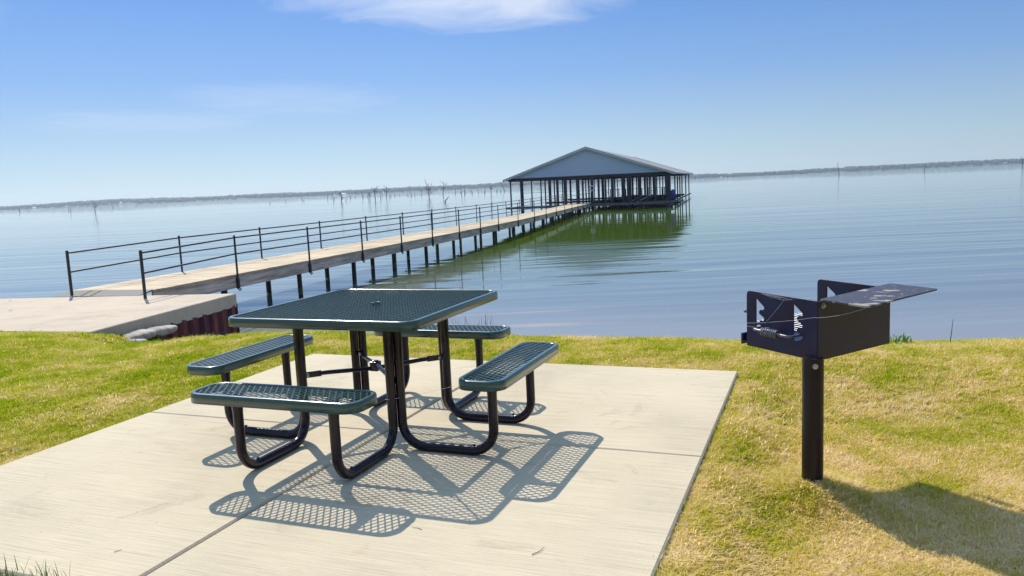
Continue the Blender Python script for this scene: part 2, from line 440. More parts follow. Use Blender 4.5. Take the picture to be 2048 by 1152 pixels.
# ------------------------------------------------------------------ ground
WATER = -1.48
PADA = R(-21.5)                               # pad's back edge direction
pax = Vector((math.cos(PADA), math.sin(PADA))); pay = Vector((-pax.y, pax.x))
PAD0 = Vector((-1.80, 6.925)) - pay*3.66      # near left corner of the pad
def padlocal(x, y):
    q0 = x - PAD0.x; q1 = y - PAD0.y
    return q0*pax.x + q1*pax.y, q0*pay.x + q1*pay.y
cx = np.array([-400, -20, -6.33, -5.03, -3.2, -2.12, .36, 2.04, 4.32, 9, 400.])
cy = np.array([120, 13.6, 9.63, 9.27, 8.95, 8.68, 7.80, 7.22, 6.72, 5.7, -85.])
def softp(t, wd):
    return wd*np.log1p(np.exp(np.clip(t/wd, -40, 40)))
def sstep(a, b, x):
    t = np.clip((x-a)/(b-a), 0, 1); return t*t*(3-2*t)
def ground(x, y):
    x = np.asarray(x, float); y = np.asarray(y, float)
    yc = np.interp(x, cx, cy)
    s = (y - yc)*.96
    k = .17 + (.45-.17)*sstep(-6.4, -4.6, x)
    q0, q1 = padlocal(x, y)
    zb = -.035 - .11*sstep(.05, .42, q0-3.66)*(1 - sstep(4.2, 6.4, y))*(1 - np.exp(-((x-1.38)**2+(y-3.58)**2)/.05)) - .13*sstep(-2.2, -5.2, x)*sstep(4.5, 7.5, y)
    zb = zb + .012*np.sin(x*2.1+.5)*np.sin(y*1.7)*sstep(.2, 1.0, np.maximum(np.maximum(-q0, q0-3.66), np.maximum(-q1-.14, q1-3.66)))
    z = zb - k*softp(s, .35) - .25*softp(s-7.5, .6)*(x < 1e9)
    return np.maximum(z, -3.2)

def grid_mesh(name, xs, ys, zfun, mat):
    gx, gy = np.meshgrid(xs, ys)
    z = zfun(gx, gy)
    vs = np.stack([gx.ravel(), gy.ravel(), z.ravel()], 1)
    nx, ny = len(xs), len(ys)
    i = np.arange(nx-1)[None, :] + nx*np.arange(ny-1)[:, None]
    fs = np.stack([i, i+1, i+nx+1, i+nx], -1).reshape(-1, 4)
    me = bpy.data.meshes.new(name); me.from_pydata(vs.tolist(), [], fs.tolist()); me.materials.append(mat)
    me.polygons.foreach_set('use_smooth', [True]*len(fs)); me.update()
    o = bpy.data.objects.new(name, me); COL.objects.link(o)
    return o
xs = np.concatenate([np.linspace(-3600, -400, 9), np.linspace(-390, -40, 22), np.linspace(-38, -14, 18), np.arange(-13.8, 10.01, .2), np.linspace(10.5, 40, 30), np.linspace(50, 400, 22), np.linspace(420, 3600, 9)])
ys = np.concatenate([np.linspace(-300, -20, 12), np.linspace(-15, -.5, 20), np.arange(0, 20.01, .2), np.linspace(21, 60, 20), np.linspace(80, 3550, 20)])
lawn = struct(grid_mesh('ground', xs, ys, ground, M['lawn']))

# far shore: a low rise at the other side of the lake
def farz(x, y):
    t = np.clip((y-3000)/60, 0, 1)
    return -3.3 + t*(3.3+1.0+2.5*np.sin(x*.004+1)+1.5*np.sin(x*.011))
shore = struct(grid_mesh('hills', np.linspace(-3500, 3500, 140), np.array([2960, 3000, 3030, 3060, 3200, 3550]), farz, simple('far_bank', (.05, .07, .03), rough=1, scale=.05)))

# ------------------------------------------------------------------ water
def water_mat():
    m, nt, b, out = new_mat('lake_water')
    pass
    b.inputs['Roughness'].default_value = .025
    b.inputs['IOR'].default_value = 1.33
    g = N(nt, 'ShaderNodeNewGeometry')
    def noise(scale, stretch, rot, det=3, dist=0):
        mp = N(nt, 'ShaderNodeMapping'); mp.inputs['Scale'].default_value = stretch; mp.inputs['Rotation'].default_value = (0, 0, rot)
        nt.links.new(g.outputs['Position'], mp.inputs[0])
        n = N(nt, 'ShaderNodeTexNoise', i_Scale=scale, i_Detail=det, i_Roughness=.5, i_Distortion=dist)
        nt.links.new(mp.outputs[0], n.inputs['Vector'])
        return n.outputs[0]
    def maprange(x, a, c):
        r_ = N(nt, 'ShaderNodeMapRange'); r_.inputs['From Min'].default_value = a; r_.inputs['From Max'].default_value = c
        nt.links.new(x, r_.inputs[0]); return r_.outputs[0]
    # the sandy bottom shows through the shallows near the bank
    sp2 = N(nt, 'ShaderNodeSeparateXYZ'); nt.links.new(g.outputs['Position'], sp2.inputs[0])
    ma_ = N(nt, 'ShaderNodeMath', operation='MULTIPLY_ADD'); ma_.inputs[1].default_value = .245
    nt.links.new(sp2.outputs[0], ma_.inputs[0]); nt.links.new(sp2.outputs[1], ma_.inputs[2])
    dr = N(nt, 'ShaderNodeMapRange'); dr.inputs['From Min'].default_value = 12; dr.inputs['From Max'].default_value = 40
    nt.links.new(ma_.outputs[0], dr.inputs[0])
    wc = ramp(nt, dr.outputs[0], [(0, (.30, .28, .25)), (.30, (.17, .185, .18)), (1, (.10, .122, .118))])
    # water's own green, painted in where pier and boathouse reflections fall
    px1 = N(nt, 'ShaderNodeMath', operation='MULTIPLY_ADD'); px1.inputs[1].default_value = -.24; 
    nt.links.new(sp2.outputs[1], px1.inputs[0]); nt.links.new(sp2.outputs[0], px1.inputs[2])
    side = ramp(nt, maprange(px1.outputs[0], -16, 6), [(0, (0, 0, 0)), (.22, (1, 1, 1)), (.55, (1, 1, 1)), (1, (0, 0, 0))], 'EASE')
    far_ = ramp(nt, maprange(sp2.outputs[1], 18, 130), [(0, (0, 0, 0)), (.22, (1, 1, 1)), (.8, (1, 1, 1)), (1, (0, 0, 0))])
    gm1 = N(nt, 'ShaderNodeMath', operation='MULTIPLY'); nt.links.new(side.outputs[0], gm1.inputs[0]); nt.links.new(far_.outputs[0], gm1.inputs[1])
    wmx = N(nt, 'ShaderNodeMix', data_type='RGBA'); nt.links.new(gm1.outputs[0], wmx.inputs[0]); nt.links.new(wc.outputs[0], wmx.inputs[6]); wmx.inputs[7].default_value = (.072, .125, .004, 1)
    nt.links.new(wmx.outputs[2], b.inputs['Base Color'])
    long_ = noise(.34, (.16, 1, 1), R(4), 1.5)
    mid = noise(1.5, (.22, 1, 1), R(-6), 3)
    small = noise(6.5, (.30, 1, 1), R(10), 3)
    swell = noise(.75, (.12, 1, 1), R(3), 2)
    bands = noise(.030, (.12, 1, 1), 0, 2)       # wind streaks: calm and ruffled water
    bm = N(nt, 'ShaderNodeMapRange'); bm.inputs['From Min'].default_value = .42; bm.inputs['From Max'].default_value = .58
    bm.inputs['To Min'].default_value = .15; bm.inputs['To Max'].default_value = 1.6
    nt.links.new(bands, bm.inputs[0])
    def mul(a, k):
        n = N(nt, 'ShaderNodeMath', operation='MULTIPLY'); nt.links.new(a, n.inputs[0])
        if isinstance(k, float): n.inputs[1].default_value = k
        else: nt.links.new(k, n.inputs[1])
        return n.outputs[0]
    def add(a, c):
        n = N(nt, 'ShaderNodeMath', operation='ADD'); nt.links.new(a, n.inputs[0]); nt.links.new(c, n.inputs[1]); return n.outputs[0]
    calm = N(nt, 'ShaderNodeMapRange'); calm.inputs['To Min'].default_value = 1.25; calm.inputs['To Max'].default_value = .26
    nt.links.new(gm1.outputs[0], calm.inputs[0])
    hgt = add(mul(add(mul(long_, .045), mul(swell, .022)), calm.outputs[0]), mul(add(mul(mid, .0105), mul(small, .0017)), mul(bm.outputs[0], calm.outputs[0])))
    bp = N(nt, 'ShaderNodeBump', i_Distance=1.0, i_Strength=1.0)
    nt.links.new(hgt, bp.inputs['Height']); nt.links.new(bp.outputs[0], b.inputs['Normal'])
    return m
M['water'] = water_mat()
me = bpy.data.meshes.new('water')
me.from_pydata([(-3580, 3.0, WATER), (3580, 3.0, WATER), (3580, 3540, WATER), (-3580, 3540, WATER)], [], [(0, 1, 2, 3)])
me.materials.append(M['water'])
wt = bpy.data.objects.new('water', me); COL.objects.link(wt); struct(wt)

# ------------------------------------------------------------------ haze
hz = MB(); hz.box((0, 1620, 28), (7400, 4000, 68))
hm = bpy.data.materials.new('lake_haze'); hm.use_nodes = True; hn = hm.node_tree; hn.nodes.clear()
ho = N(hn, 'ShaderNodeOutputMaterial'); pv = N(hn, 'ShaderNodeVolumePrincipled')
pv.inputs['Color'].default_value = (.72, .86, 1, 1); pv.inputs['Density'].default_value = .00014; pv.inputs['Anisotropy'].default_value = .35
hn.links.new(pv.outputs[0], ho.inputs['Volume'])
HAZE = True
if HAZE:
    hzo = hz.build('haze', hm); struct(hzo, kind='stuff'); hzo.display_type = 'WIRE'

# ------------------------------------------------------------------ far wood
fb = MB()
ico_v = [(0,0,1),(.894,0,.447),(.276,.851,.447),(-.724,.526,.447),(-.724,-.526,.447),(.276,-.851,.447),(.724,.526,-.447),(-.276,.851,-.447),(-.894,0,-.447),(-.276,-.851,-.447),(.724,-.526,-.447),(0,0,-1)]
ico_f = [(0,1,2),(0,2,3),(0,3,4),(0,4,5),(0,5,1),(1,6,2),(2,7,3),(3,8,4),(4,9,5),(5,10,1),(2,6,7),(3,7,8),(4,8,9),(5,9,10),(1,10,6),(6,11,7),(7,11,8),(8,11,9),(9,11,10),(10,11,6)]
for i in range(2600):
    x = random.uniform(-2600, 2600); row = random.random()
    y = 3025 + row*170
    rr = random.uniform(5, 9.5)
    hgt = 11.5 + 3.5*mnoise.noise((x*.0022, 3.1, 0)) + 2.5*mnoise.noise((x*.012, 0, 7)) + row*3.5 + random.uniform(-1.2, 1.2)
    zc_ = float(farz(np.array(x), np.array(y)))
    c = (x, y, zc_ + hgt - rr*.55)
    fb.add([(c[0]+v[0]*rr*random.uniform(.8, 1.25), c[1]+v[1]*rr, c[2]+v[2]*rr*.75*random.uniform(.8, 1.2) - (rr*.6 if v[2] < 0 else 0)) for v in ico_v], ico_f, random.randint(0, 2), False)
fm = [simple('far_foliage_%s' % n, c, tuple(x*.6 for x in c), rough=.9, scale=.08) for n, c in (('olive', (.030, .050, .026)), ('pale', (.042, .06, .034)), ('deep', (.02, .036, .022)))]
fo = fb.build('forest', fm); struct(fo, 'low hazy wooded shoreline across the lake along the horizon', 'stuff')
for i, (x, y) in enumerate(((-620, 3012), (-1790, 3012))):
    hb = MB(); hb.box((0, 0, 2), (12, 8, 4)); hb.prism([(-7, -4.5), (7, -4.5), (7, 4.5), (-7, 4.5)], 4.01, 4.3)
    hb.add([(-7, -4.5, 4.31), (7, -4.5, 4.31), (7, 4.5, 4.31), (-7, 4.5, 4.31), (-7, 0, 6.4), (7, 0, 6.4)], [(0, 1, 5, 4), (2, 3, 4, 5), (0, 4, 3), (1, 2, 5)])
    ho_ = hb.build('lake_house', M['white'], loc=(x, y, float(farz(np.array(float(x)), np.array(float(y))))))
    tag(ho_, ('tiny pale house among far trees beyond the dead trees left of the boathouse', 'tiny pale house among far trees above the lone forked snag at far left')[i], 'house')

# ------------------------------------------------------------------ concrete pad
pb = MB()
PW = 3.66
j1, j2 = 1.825, 1.80
g1, g2 = .007, .003
for (x0, x1) in ((0, j1-g1), (j1+g1, PW)):
    for (y0, y1) in ((-.14, j2-g2), (j2+g2, PW)):
        pb.prism([(x0, y0), (x1, y0), (x1, y1), (x0, y1)], -.13, 0, 0, .008)
pb.box((j1, PW/2-.07, -.066), (2*g1-.001, PW+.12, .10), mi=1)
for (x0, x1) in ((.01, j1-g1-.001), (j1+g1+.001, PW-.01)):
    pb.box(((x0+x1)/2, j2, -.068), (x1-x0, 2*g2-.001, .10), mi=1)
pad = pb.build('pavement', [M['pad'], M['joint']], loc=(PAD0.x, PAD0.y, 0), rotz=PADA)
struct(pad)

# ------------------------------------------------------------------ picnic table
TA = R(-21.6)
table = thing('picnic_table', 'dark green square picnic table with four attached mesh seats on the concrete pad', 'picnic table', (-.825, 4.57, 0), TA)

def rrect(hw, hh, r, n=8):
    pts = []
    for (sx, sy, a0) in ((1, -1, -90), (1, 1, 0), (-1, 1, 90), (-1, -1, 180)):
        for k in range(n+1):
            a = R(a0 + 90*k/n)
            pts.append((sx*(hw-r) + r*math.cos(a), sy*(hh-r) + r*math.sin(a)))
    return pts
def clip_line(poly, p, d):
    """segment of an infinite line inside a convex ccw polygon"""
    t0, t1 = -9, 9
    n = len(poly)
    for i in range(n):
        a = poly[i]; b = poly[(i+1) % n]
        ex_, ey_ = b[0]-a[0], b[1]-a[1]
        nx_, ny_ = -ey_, ex_
        den = nx_*d[0] + ny_*d[1]; num = nx_*(p[0]-a[0]) + ny_*(p[1]-a[1])
        if abs(den) < 1e-9:
            if num < 0: return None
            continue
        t = -num/den
        if den > 0: t0 = max(t0, t)
        else: t1 = min(t1, t)
    return (t0, t1) if t1 - t0 > .006 else None
def panel(mb, hw, hh, r, ztop, swd, lwd, long_axis, c=(0, 0)):
    """rolled rim plus expanded metal"""
    prof = [(0, -.050), (0, -.009), (.0022, -.0035), (.007, 0), (.0225, -.0005), (.0255, -.003), (.0255, -.008), (.007, -.010), (.0055, -.050)]
    rings = []
    for off, dz in prof:
        rings.append([(x+c[0], y+c[1], ztop+dz) for x, y in rrect(hw-off, hh-off, max(.02, r-off))])
    n = len(rings[0]); k = len(rings)
    vs = [v for ring in rings for v in ring]
    fs = []
    for i in range(k):
        i2 = (i+1) % k
        for j in range(n):
            jj = (j+1) % n
            fs.append((i*n+j, i*n+jj, i2*n+jj, i2*n+j))
    mb.add(vs, fs, 0, True)
    inner = rrect(hw-.024, hh-.024, max(.02, r-.024))
    dx, dy = (lwd, swd) if long_axis == 'x' else (swd, lwd)
    for fam in (1, -1):
        d = Vector((dx, fam*dy)).normalized()
        nn = Vector((-d.y, d.x))
        step = dx*dy/math.hypot(dx, dy)
        cnt = int((hw+hh)*1.2/step)
        for i in range(-cnt, cnt+1):
            p = nn*(i*step)
            seg = clip_line(inner, p, d)
            if not seg: continue
            a = p + d*seg[0]; b = p + d*seg[1]
            z = ztop - .0048 - (.0011 if fam < 0 else 0)
            tilt = Vector((nn.x*.06, nn.y*.06, 1)).normalized()
            mb.bar((a.x+c[0], a.y+c[1], z), (b.x+c[0], b.y+c[1], z), .0062, .0042, tilt)

tb = MB(); panel(tb, .585, .585, .085, .762, .0325, .056, 'x')
tb.tube([(.026*math.cos(a)+.03, .026*math.sin(a), .7625) for a in [2*math.pi*i/20 for i in range(21)]], .0035, 6, False)
tb.build('tabletop', M['green'], table)

fr = MB()
for q in range(4):
    Mq = Matrix.Rotation(q*math.pi/2, 3, 'Z')
    a = Mq @ Vector((-.33, .335, .728)); b_ = Mq @ Vector((.30, .335, .728))
    fr.bar(a, b_, .034, .005)
    fr.bar(a + Vector((0, 0, -.012)), b_ + Vector((0, 0, -.012)), .005, .024)
    fr.tube([Mq @ Vector((.33, .33, .735)), Mq @ Vector((.555, .555, .735))], .0055, 6)
fr.build('support_frame', M['green'], table)

for q, ang in enumerate((0, 90, 180, 270)):
    Rz = Matrix.Rotation(R(ang), 3, 'Z')
    sb = MB()
    panel(sb, .495, .128, .085, .457, .0345, .056, 'y')
    for sx in (-.285, .285):
        sb.bar((sx, -.115, .436), (sx, .115, .436), .045, .006)
        sb.bar((sx, -.115, .425), (sx, .115, .425), .006, .016)
    so_ = sb.build('seat', M['green'], table, loc=Rz @ Vector((0, -.872, 0)), rotz=R(ang))
    for sx in (-.285, .285):
        lb = MB()
        path = arc_path([(sx, -.862, .432), (sx, -.862, .0255), (sx, -.322, .0255), (sx, -.322, .727)], .125, 9)
        path = [Rz @ p for p in path]
        rr_ = [.0255]*len(path); rr_[0] = .034
        path.insert(1, path[0] + Vector((0, 0, -.05))); rr_.insert(1, .029)
        path.insert(2, path[0] + Vector((0, 0, -.10))); rr_.insert(2, .0255)
        path.insert(len(path)-1, path[-1] + Vector((0, 0, -.07))); rr_.insert(len(rr_)-1, .0258); rr_[-1] = .031
        lb.tube(path, rr_, 16)
        lb.build('leg', M['plum'], table)
        bb = MB()
        p = Rz @ Vector((sx, -.745, .0505))
        bb.tube([p, p + Vector((0, 0, .008))], [.009, .007], 8)
        bb.build('leg_plug', M['plum'], table)
# cross braces under the table
ZB = .385
for k, s in enumerate((1, -1)):
    bb = MB()
    a = Vector((-.295, -.295*s, ZB)); c_ = Vector((.295, .295*s, ZB)); d = (c_-a).normalized()
    dz = .013*(1 if k else -1)
    m0 = Vector((0, 0, ZB+dz))
    bb.tube([a + d*.09, a + d*.13, m0, c_ - d*.13, c_ - d*.09], [.012, .0125, .0125, .0125, .012], 10)
    bb.bar(a, a + d*.1, .006, .034); bb.bar(c_ - d*.1, c_, .006, .034)
    bo = bb.build('cross_brace', M['plum'], table)
    for e, dd in ((a, d), (c_, -d)):
        side = Vector((d.y, -d.x, 0))
        nb = MB()
        p = e + dd*.02
        nb.tube([p - side*.012, p - side*.009, p + side*.009, p + side*.012], [.006, .0125, .0125, .006], 10)
        nb.build('bolt', M['bolt'], bo)
cb_ = MB(); cb_.box((0, 0, ZB), (.05, .05, .056)); cb_.box((0, 0, ZB+.031), (.03, .03, .006)); cb_.build('brace_clamp', M['plum'], table, bevel=.004)

# ------------------------------------------------------------------ grill
gp = Vector((1.379, 3.583, float(ground(1.379, 3.583))))
grill = thing('park_grill', 'black steel park charcoal grill on a single post in the lawn', 'grill', gp, 0)
n0 = Vector((1.386, 3.551)) - gp.xy; l0 = Vector((1.1906, 3.965)) - gp.xy; r0_ = Vector((1.866, 3.861)) - gp.xy
zb = .54 - gp.z
dA = (l0 - n0); LA = dA.length; dA.normalize()
dB = (r0_ - n0); LB = dB.length; dB.normalize()
pb_ = MB()
pb_.tube([(0, 0, -.15), (0, 0, zb + .012)], .048, 28)
post = pb_.build('post', M['grillpost'], grill)
def bolt_at(p, d, parent, r=.012):
    b = MB(); d = Vector(d).normalized(); p = Vector(p)
    b.tube([p, p + d*.004], r, 12); b.tube([p + d*.004, p + d*.012], r*.62, 6)
    return b.build('bolt', M['bolt'], parent)
cam_side = Vector((-.2, -1, 0)).normalized()
bolt_at(Vector((0, 0, zb-.022)) + Vector((-.16, -1, 0)).normalized()*.0475, (-.16, -1, 0), post, .013)

def plate(name, origin, ax, az_, outline, holes, th, mat, parent):
    """flat steel plate with cut-outs, made in its own 2D frame then stood up"""
    cu = bpy.data.curves.new(name, 'CURVE'); cu.dimensions = '2D'; cu.fill_mode = 'BOTH'; cu.extrude = th/2; cu.bevel_depth = .0008; cu.bevel_resolution = 1
    for poly in [outline] + holes:
        s = cu.splines.new('POLY'); s.points.add(len(poly)-1); s.use_cyclic_u = True
        for p, q in zip(s.points, poly): p.co = (q[0], q[1], 0, 1)
    tmp = bpy.data.objects.new(name, cu); COL.objects.link(tmp)
    dg = bpy.context.evaluated_depsgraph_get(); dg.update()
    me = bpy.data.meshes.new_from_object(tmp.evaluated_get(dg))
    bpy.data.objects.remove(tmp); bpy.data.curves.remove(cu)
    me.name = name; me.materials.clear(); me.materials.append(mat)
    o = bpy.data.objects.new(name, me); COL.objects.link(o); o.parent = parent
    ax = Vector(ax).normalized(); az_ = Vector(az_).normalized(); ay = ax.cross(az_)
    mt = Matrix((ax, az_, ay)).transposed().to_4x4(); mt.translation = origin
    o.matrix_local = mt
    return o
def rounded(pts, rads, n=5):
    out = []
    m_ = len(pts)
    for i, (p, r_) in enumerate(zip(pts, rads)):
        p = Vector(p)
        if r_ == 0: out.append(tuple(p)); continue
        a = Vector(pts[i-1]) - p; b = Vector(pts[(i+1) % m_]) - p
        a.normalize(); b.normalize()
        for k in range(n+1):
            t = k/n
            q0 = p + a*r_; q2 = p + b*r_
            out.append(tuple(q0*(1-t)**2 + p*2*t*(1-t) + q2*t*t))
    return out
HP = .283
def slot(x0, zc_, wd, h):
    """notched slot: straight edge towards +x, hooks cut towards -x"""
    P = [(0, 0), (0, 1), (.12, 1.0), (.95, .80), (1.0, .74), (.85, .69), (.55, .69), (.40, .64), (.40, .58), (.95, .48), (1.0, .43), (.85, .38), (.55, .38), (.40, .33), (.40, .27), (.95, .17), (1.0, .11), (.8, .05), (.3, .0)]
    return [(x0 - p[0]*wd, zc_ + p[1]*h) for p in P]
SL = [slot(.394, .074, .060, .174), slot(.144, .074, .060, .174)]
side_out = rounded([(0, 0), (LA, 0), (LA, HP), (0, HP-.006)], [.004, .004, .028, .004])
for k, off in enumerate((Vector((0, 0)), dB*LB)):
    o = plate('side_plate', Vector(((n0+off).x, (n0+off).y, zb)), (dA.x, dA.y, 0), (0, 0, 1), side_out, SL, .005, M['grill'], grill)
o = plate('back_plate', Vector(((n0+dB*.003).x, (n0+dB*.003).y, zb)), (dB.x, dB.y, 0), (0, 0, 1), rounded([(0, 0), (LB-.006, 0), (LB-.006, HP-.008), (0, HP-.008)], [.002]*4), [], .005, M['grill'], grill)
back = o
bn = Vector((dB.y, -dB.x, 0))
bolt_at(Vector((n0.x, n0.y, zb+HP-.03)) + Vector((dB.x, dB.y, 0))*.035 + bn*.003, bn, grill, .013)
fl = MB()
q0 = n0 + dA*.004 + dB*.004; q1 = q0 + dB*(LB-.008); q2 = q1 + dA*(LA+.035); q3 = q0 + dA*(LA+.035)
fl.prism([tuple(q0), tuple(q1), tuple(q2), tuple(q3)], zb+.012, zb+.018)
fl.prism([tuple(q3), tuple(q2), tuple(q2 + dA*.012), tuple(q3 + dA*.012)], zb+.0, zb+.055)
fl.build('firebox_floor', M['grill'], grill)
# shelf plate resting on the back plate, reaching outwards
sh_o = Vector((1.399, 3.525)) - gp.xy; sh_x = Vector((1.907, 3.920)) - gp.xy; sh_y = Vector((1.495, 3.292)) - gp.xy
ax_s = (sh_x - sh_o); LX = ax_s.length; ay_s = (sh_y - sh_o); LY = ay_s.length
zs = zb + HP - .002
sax = Vector((ax_s.x, ax_s.y, 0)).normalized(); say = Vector((ay_s.x, ay_s.y, 0)).normalized()
pts_ = [(0, -.02), (LX+.012, -.02), (LX+.012, LY), (0, LY)]
def to_w(p): v = Vector((sh_o.x, sh_o.y, 0)) + sax*p[0] + say*p[1]; return (v.x, v.y)
poly = [to_w(p) for p in rounded(pts_, [.006, .006, .012, .028])]
poly = poly[::-1]
sh_b = MB(); sh_b.prism(poly, zs, zs+.007)
sh_b.build('shelf', M['shelf'], grill)
# cooking grate with its coil-grip handle
gr_z = zb + .115
gb = MB()
def gpt(a, b, z): v = n0 + dA*a + dB*b; return Vector((v.x, v.y, z))
for i in range(15):
    b_ = .03 + i*(LB-.06)/14
    gb.tube([gpt(.03, b_, gr_z), gpt(LA-.01, b_, gr_z)], .0042, 6)
for a_ in (.05, .20, .33, LA-.03):
    gb.tube([gpt(a_, .012, gr_z-.008), gpt(a_, LB-.012, gr_z-.008)], .005, 6)
grate = gb.build('grate', M['steel'], grill)
for s0, sgn in ((0, -1), (LB, 1)):
    hb_ = MB()
    zz_ = zb + .102
    b0 = s0 + sgn*(-.03); b1 = s0 + sgn*.062
    hb_.tube(arc_path([gpt(.115, b0, zz_), gpt(.115, b1, zz_), gpt(.36, b1, zz_+.004), gpt(.36, b0, zz_+.004)], .022, 5), .0065, 10)
    coil = []
    for i in range(8*14+1):
        t = i/(8*14); a_ = .19 + t*.105; th = 2*math.pi*8*t
        coil.append(gpt(a_, b1, zz_+.002) + Vector((dB.x, dB.y, 0))*.017*math.cos(th) + Vector((0, 0, .017))*math.sin(th))
    h_o = hb_.build('handle', M['steel'], grate)
    cbm = MB(); cbm.tube(coil, .0042, 6); cbm.build('coil_grip', M['steel'], grate)
rb = MB(); rb.tube([gpt(LA-.02, .03, zb+.17), gpt(LA+.028, .02, zb+.17)], .006, 8); rb.tube([gpt(LA+.028, .02, zb+.17), gpt(LA+.036, .018, zb+.17)], .009, 8)
rb.build('grate_rod', M['steel'], grill)
# spider silk strung over the grill
wb = MB()
def sag(a, b, s, n=8):
    return [Vector(a).lerp(Vector(b), i/n) + Vector((0, 0, -s*4*(i/n)*(1-i/n))) for i in range(n+1)]
sh_c = Vector((*to_w((.02, LY-.01)), zs))
so2 = Vector((dB.x, dB.y, 0))*-.007
for a, b, s in ((sh_c, gpt(.02, 0, zb+.20)+so2, .012), (gpt(.02, 0, zb+.20)+so2, gpt(LA, 0, zb+.115)+so2, .006), (gpt(LA, 0, zb+.10)+so2, gpt(.30, 0, zb+.115)+so2, .004),
                (gpt(.33, 0, zb+.13)+so2, gpt(.20, 0, zb+.262)+so2, .004), (gpt(.20, 0, zb+.262)+so2, gpt(.31, 0, zb+.274)+so2, .003), (gpt(.20, 0, zb+.262)+so2, gpt(.14, 0, zb+.276)+so2, .003)):
    wb.tube(sag(a, b, s), .0004, 4, False)
for i in range(9):
    a0 = random.uniform(.24, .36); wb.tube([gpt(a0, 0, zb+.278)+so2, gpt(a0-.05-random.random()*.05, 0, zb+.262+random.random()*.012)+so2], .0004, 4, False)
web = wb.build('cobweb', M['web'], loc=gp); tag(web, 'white cobweb threads strung across the black grill', 'cobweb')
wb = MB()
lt = Matrix.Rotation(TA, 3, 'Z'); tc0 = Vector((-.825, 4.57, 0))
def tp(x, y, z): return tc0 + lt @ Vector((x, y, z))
wb.tube(sag(tp(.285, -.350, .292), tp(.352, -.285, .296), .001), .0009, 4, False)
wb.tube(sag(tp(.258, -.345, .290), tp(.285, -.350, .292), .0), .0009, 4, False)
wb.tube(sag(tp(.35, -.285, .296), tp(.60, -.10, .33), .004), .0006, 4, False)
web2 = wb.build('cobweb', M['web']); tag(web2, 'thin white cobweb thread between the black table legs', 'cobweb')

# ------------------------------------------------------------------ landing, sheet pile, sandbags
ZL = -.47
LFR = Vector((-6.31, 11.62)); LBR = Vector((-5.49, 15.60))
LFL = Vector((-19.0, 15.3)); LBL = Vector((-18.2, 17.95))
lb_ = MB(); lb_.prism([tuple(LFL), tuple(LFR), tuple(LBR), tuple(LBL)], ZL-.26, ZL, 0, .012)
ld = lb_.build('dock_landing', M['landing']); tag(ld, 'pale concrete landing slab at the foot of the long pier', 'landing')
# corrugated sheet pile wall under the right and back edges
def corrugated(mb, a, b, z0, z1, dent=.0):
    a = Vector(a); b = Vector(b); d = (b-a); L = d.length; d.normalize(); n_ = Vector((d.y, -d.x))
    pts = []; s = 0; k = 0
    while s < L:
        for ds, o in ((.0, 0), (.12, 0), (.16, .07), (.28, .07)):
            pts.append(a + d*min(L, s+ds) + n_*o)
        s += .32
    pts.append(b)
    vs = []; fs = []
    for i, p in enumerate(pts):
        top = z1 - random.uniform(0, dent)
        vs += [(p.x, p.y, z0), (p.x, p.y, top)]
        if i: fs.append((2*i-2, 2*i, 2*i+1, 2*i-1))
    mb.add(vs, fs)
sp_ = MB()
off = Vector((-.06, .0))
corrugated(sp_, LFR + off + (LBR-LFR)*.28, LBR + off, -2.6, ZL-.20, .06)
corrugated(sp_, LBR + off + Vector((0, -.08)), LBL + Vector((0, -.15)), -2.6, ZL-.262)
spw = sp_.build('sheet_pile_wall', M['sheet'])
md = spw.modifiers.new('t', 'SOLIDIFY'); md.thickness = .012
tag(spw, 'rusty dark red corrugated sheet pile wall holding up the concrete landing', 'retaining wall')
def sandbag(c, size, rot, label, tilt=0):
    b = MB(); n1_, n2_ = 20, 12
    vs = []
    for i in range(n2_+1):
        ph = -math.pi/2 + math.pi*i/n2_
        for j in range(n1_):
            th = 2*math.pi*j/n1_
            sq = lambda t, e: math.copysign(abs(t)**e, t)
            p = Vector((sq(math.cos(ph), .6)*sq(math.cos(th), .55)*size[0], sq(math.cos(ph), .6)*sq(math.sin(th), .55)*size[1], sq(math.sin(ph), .7)*size[2]))
            p *= 1 + .22*mnoise.noise(p*5 + Vector((c[0]*9, c[1], 0)))
            vs.append(p)
    fs = []
    for i in range(n2_):
        for j in range(n1_):
            jj = (j+1) % n1_
            fs.append((i*n1_+j, i*n1_+jj, (i+1)*n1_+jj, (i+1)*n1_+j))
    b.add(vs, fs, 0, True)
    o = b.build('sandbag', M['sandbag'], loc=c); o.rotation_euler = (0, tilt, rot)
    tag(o, label, 'sandbag', 'hardened sandbags at the landing corner')
aL = math.atan2((LBR-LFR).y, (LBR-LFR).x)
def along(t, o, z): p = LFR + (LBR-LFR)*t; return (p.x + o*math.sin(aL), p.y - o*math.cos(aL), z)
sandbag(along(.12, .22, -.74), (.34, .22, .06), aL, 'lowest flat hardened sandbag half in the grass at the landing corner', .1)
sandbag(along(.20, .14, -.70), (.33, .21, .075), aL, 'pale hardened sandbag wedged under the landing edge, left one of the upper pair', -.04)
sandbag(along(.345, .14, -.72), (.31, .21, .075), aL, 'pale hardened sandbag against the rusty sheet pile, right one of the upper pair', .05)

